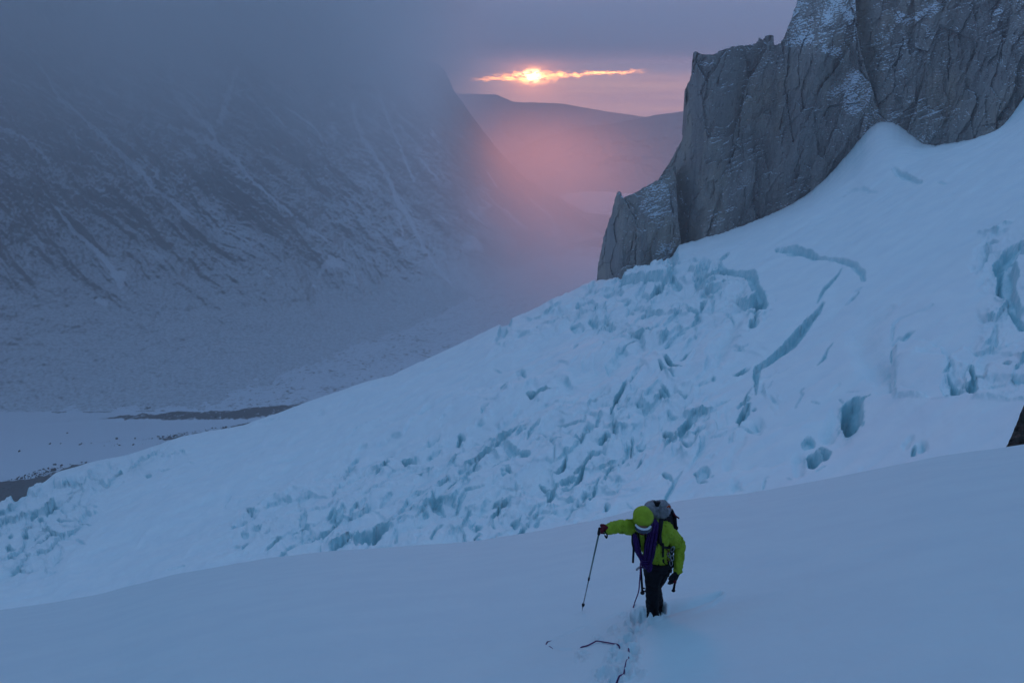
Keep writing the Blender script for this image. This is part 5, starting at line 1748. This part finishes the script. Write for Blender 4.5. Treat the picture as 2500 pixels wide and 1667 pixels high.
# ---- poles and axe
pole = empty_at('trekking_pole', TIP, 'thin trekking pole planted in the snow at arm\'s length, under the red glove', 'trekking pole')
Lp = (TIP - PTOP).length
at = lambda s: PTOP + pole_ax * s
bm = bmesh.new(); tube(bm, [at(m(.0)), at(m(.01)), at(m(.06)), at(m(.10)), at(m(.145)), at(m(.16))], [m(.010), m(.020), m(.017), m(.019), m(.017), m(.011)], 12); bm_obj(bm, 'grip', M_BLACK, pole)
bm = bmesh.new(); tube(bm, [at(m(.15)), at(Lp * .55)], m(.0095), 10); bm_obj(bm, 'upper_shaft', M_POLE, pole)
bm = bmesh.new(); tube(bm, [at(Lp * .55), at(Lp * .90)], m(.0075), 10); bm_obj(bm, 'lower_shaft', M_METAL, pole)
bm = bmesh.new(); tube(bm, [at(Lp * .54), at(Lp * .575)], m(.0120), 10); bm_obj(bm, 'lock_collar', M_BLACK, pole)
bm = bmesh.new(); tube(bm, [at(Lp * .90), at(Lp * .915), at(Lp * .925), at(Lp * .945)], [m(.012), m(.020), m(.018), m(.010)], 12); bm_obj(bm, 'basket', M_BLACK, pole)
bm = bmesh.new(); tube(bm, [at(Lp * .94), at(Lp * 1.01)], [m(.007), m(.003)], 8); bm_obj(bm, 'tip', M_METAL, pole)
bm = bmesh.new(); tube(bm, spline([at(m(.01)), at(m(.03)) + Vector((m(.05), m(-.01), 0)), at(m(.10)) + Vector((m(.055), m(-.01), m(-.01))), at(m(.06)) + Vector((m(.01), m(-.02), 0))], 5), m(.008), 6, flat=(VIEW, .4)); bm_obj(bm, 'wrist_strap', M_BLACK, pole)

axe = empty_at('ice_axe', Zp(905, 1100, -.2), 'dark ice axe hanging upright from the harness beside the left knee of the climber in the photo', 'ice axe')
axe['label'] = 'dark ice axe hanging from the harness, its shaft ending by the knee'
a0, a1 = Zp(884, 850, -.2), Zp(902, 1100, -.2)
bm = bmesh.new(); tube(bm, [a0, a0.lerp(a1, .5), a1], m(.013), 8, flat=(VIEW, .7)); bm_obj(bm, 'shaft', M_BLACK, axe)
bm = bmesh.new(); ellipsoid(bm, a1, m(.024), m(.02), m(.022)); bm_obj(bm, 'pommel', M_BLACK, axe)
bm = bmesh.new()
tube(bm, spline([a0 + X_ * m(-.05) + Z_ * m(-.03), a0 + X_ * m(-.02) + Z_ * m(.004), a0 + Z_ * m(.010), a0 + X_ * m(.05) + Z_ * m(.006)], 5), [m(.004)] + [m(.012)] * 14 + [m(.016)], 6, flat=(VIEW, .4)); bm_obj(bm, 'head', M_METAL, axe)
for x, y in ((925, 1050), (930, 1080)):
    bm = bmesh.new(); tube(bm, [Zp(905, y, -.2), Zp(x, y + 5, -.2)], m(.008), 6); bm_obj(bm, 'hand_rest', M_BLACK, axe)

tool = empty_at('ice_tool', Zp(1215, 1080, -.1), 'short dark ice tool held low in the bare looking black gloved hand', 'ice tool')
tool['label'] = 'short dark ice tool held low in the hanging black gloved hand'
b0, b1 = Zp(1235, 960, -.10), Zp(1214, 1078, -.14)
bm = bmesh.new(); tube(bm, [b0 + (b0 - b1) * .25, b0, b0.lerp(b1, .5), b1], [m(.012), m(.014), m(.013), m(.015)], 10); bm_obj(bm, 'shaft', M_BLACK, tool)
bm = bmesh.new(); ellipsoid(bm, b1, m(.022), m(.018), m(.016)); bm_obj(bm, 'pommel', M_BLACK, tool)
bm = bmesh.new(); tube(bm, [b0.lerp(b1, .1), b0.lerp(b1, .35)], m(.017), 10); bm_obj(bm, 'grip_band', M_RED, tool)
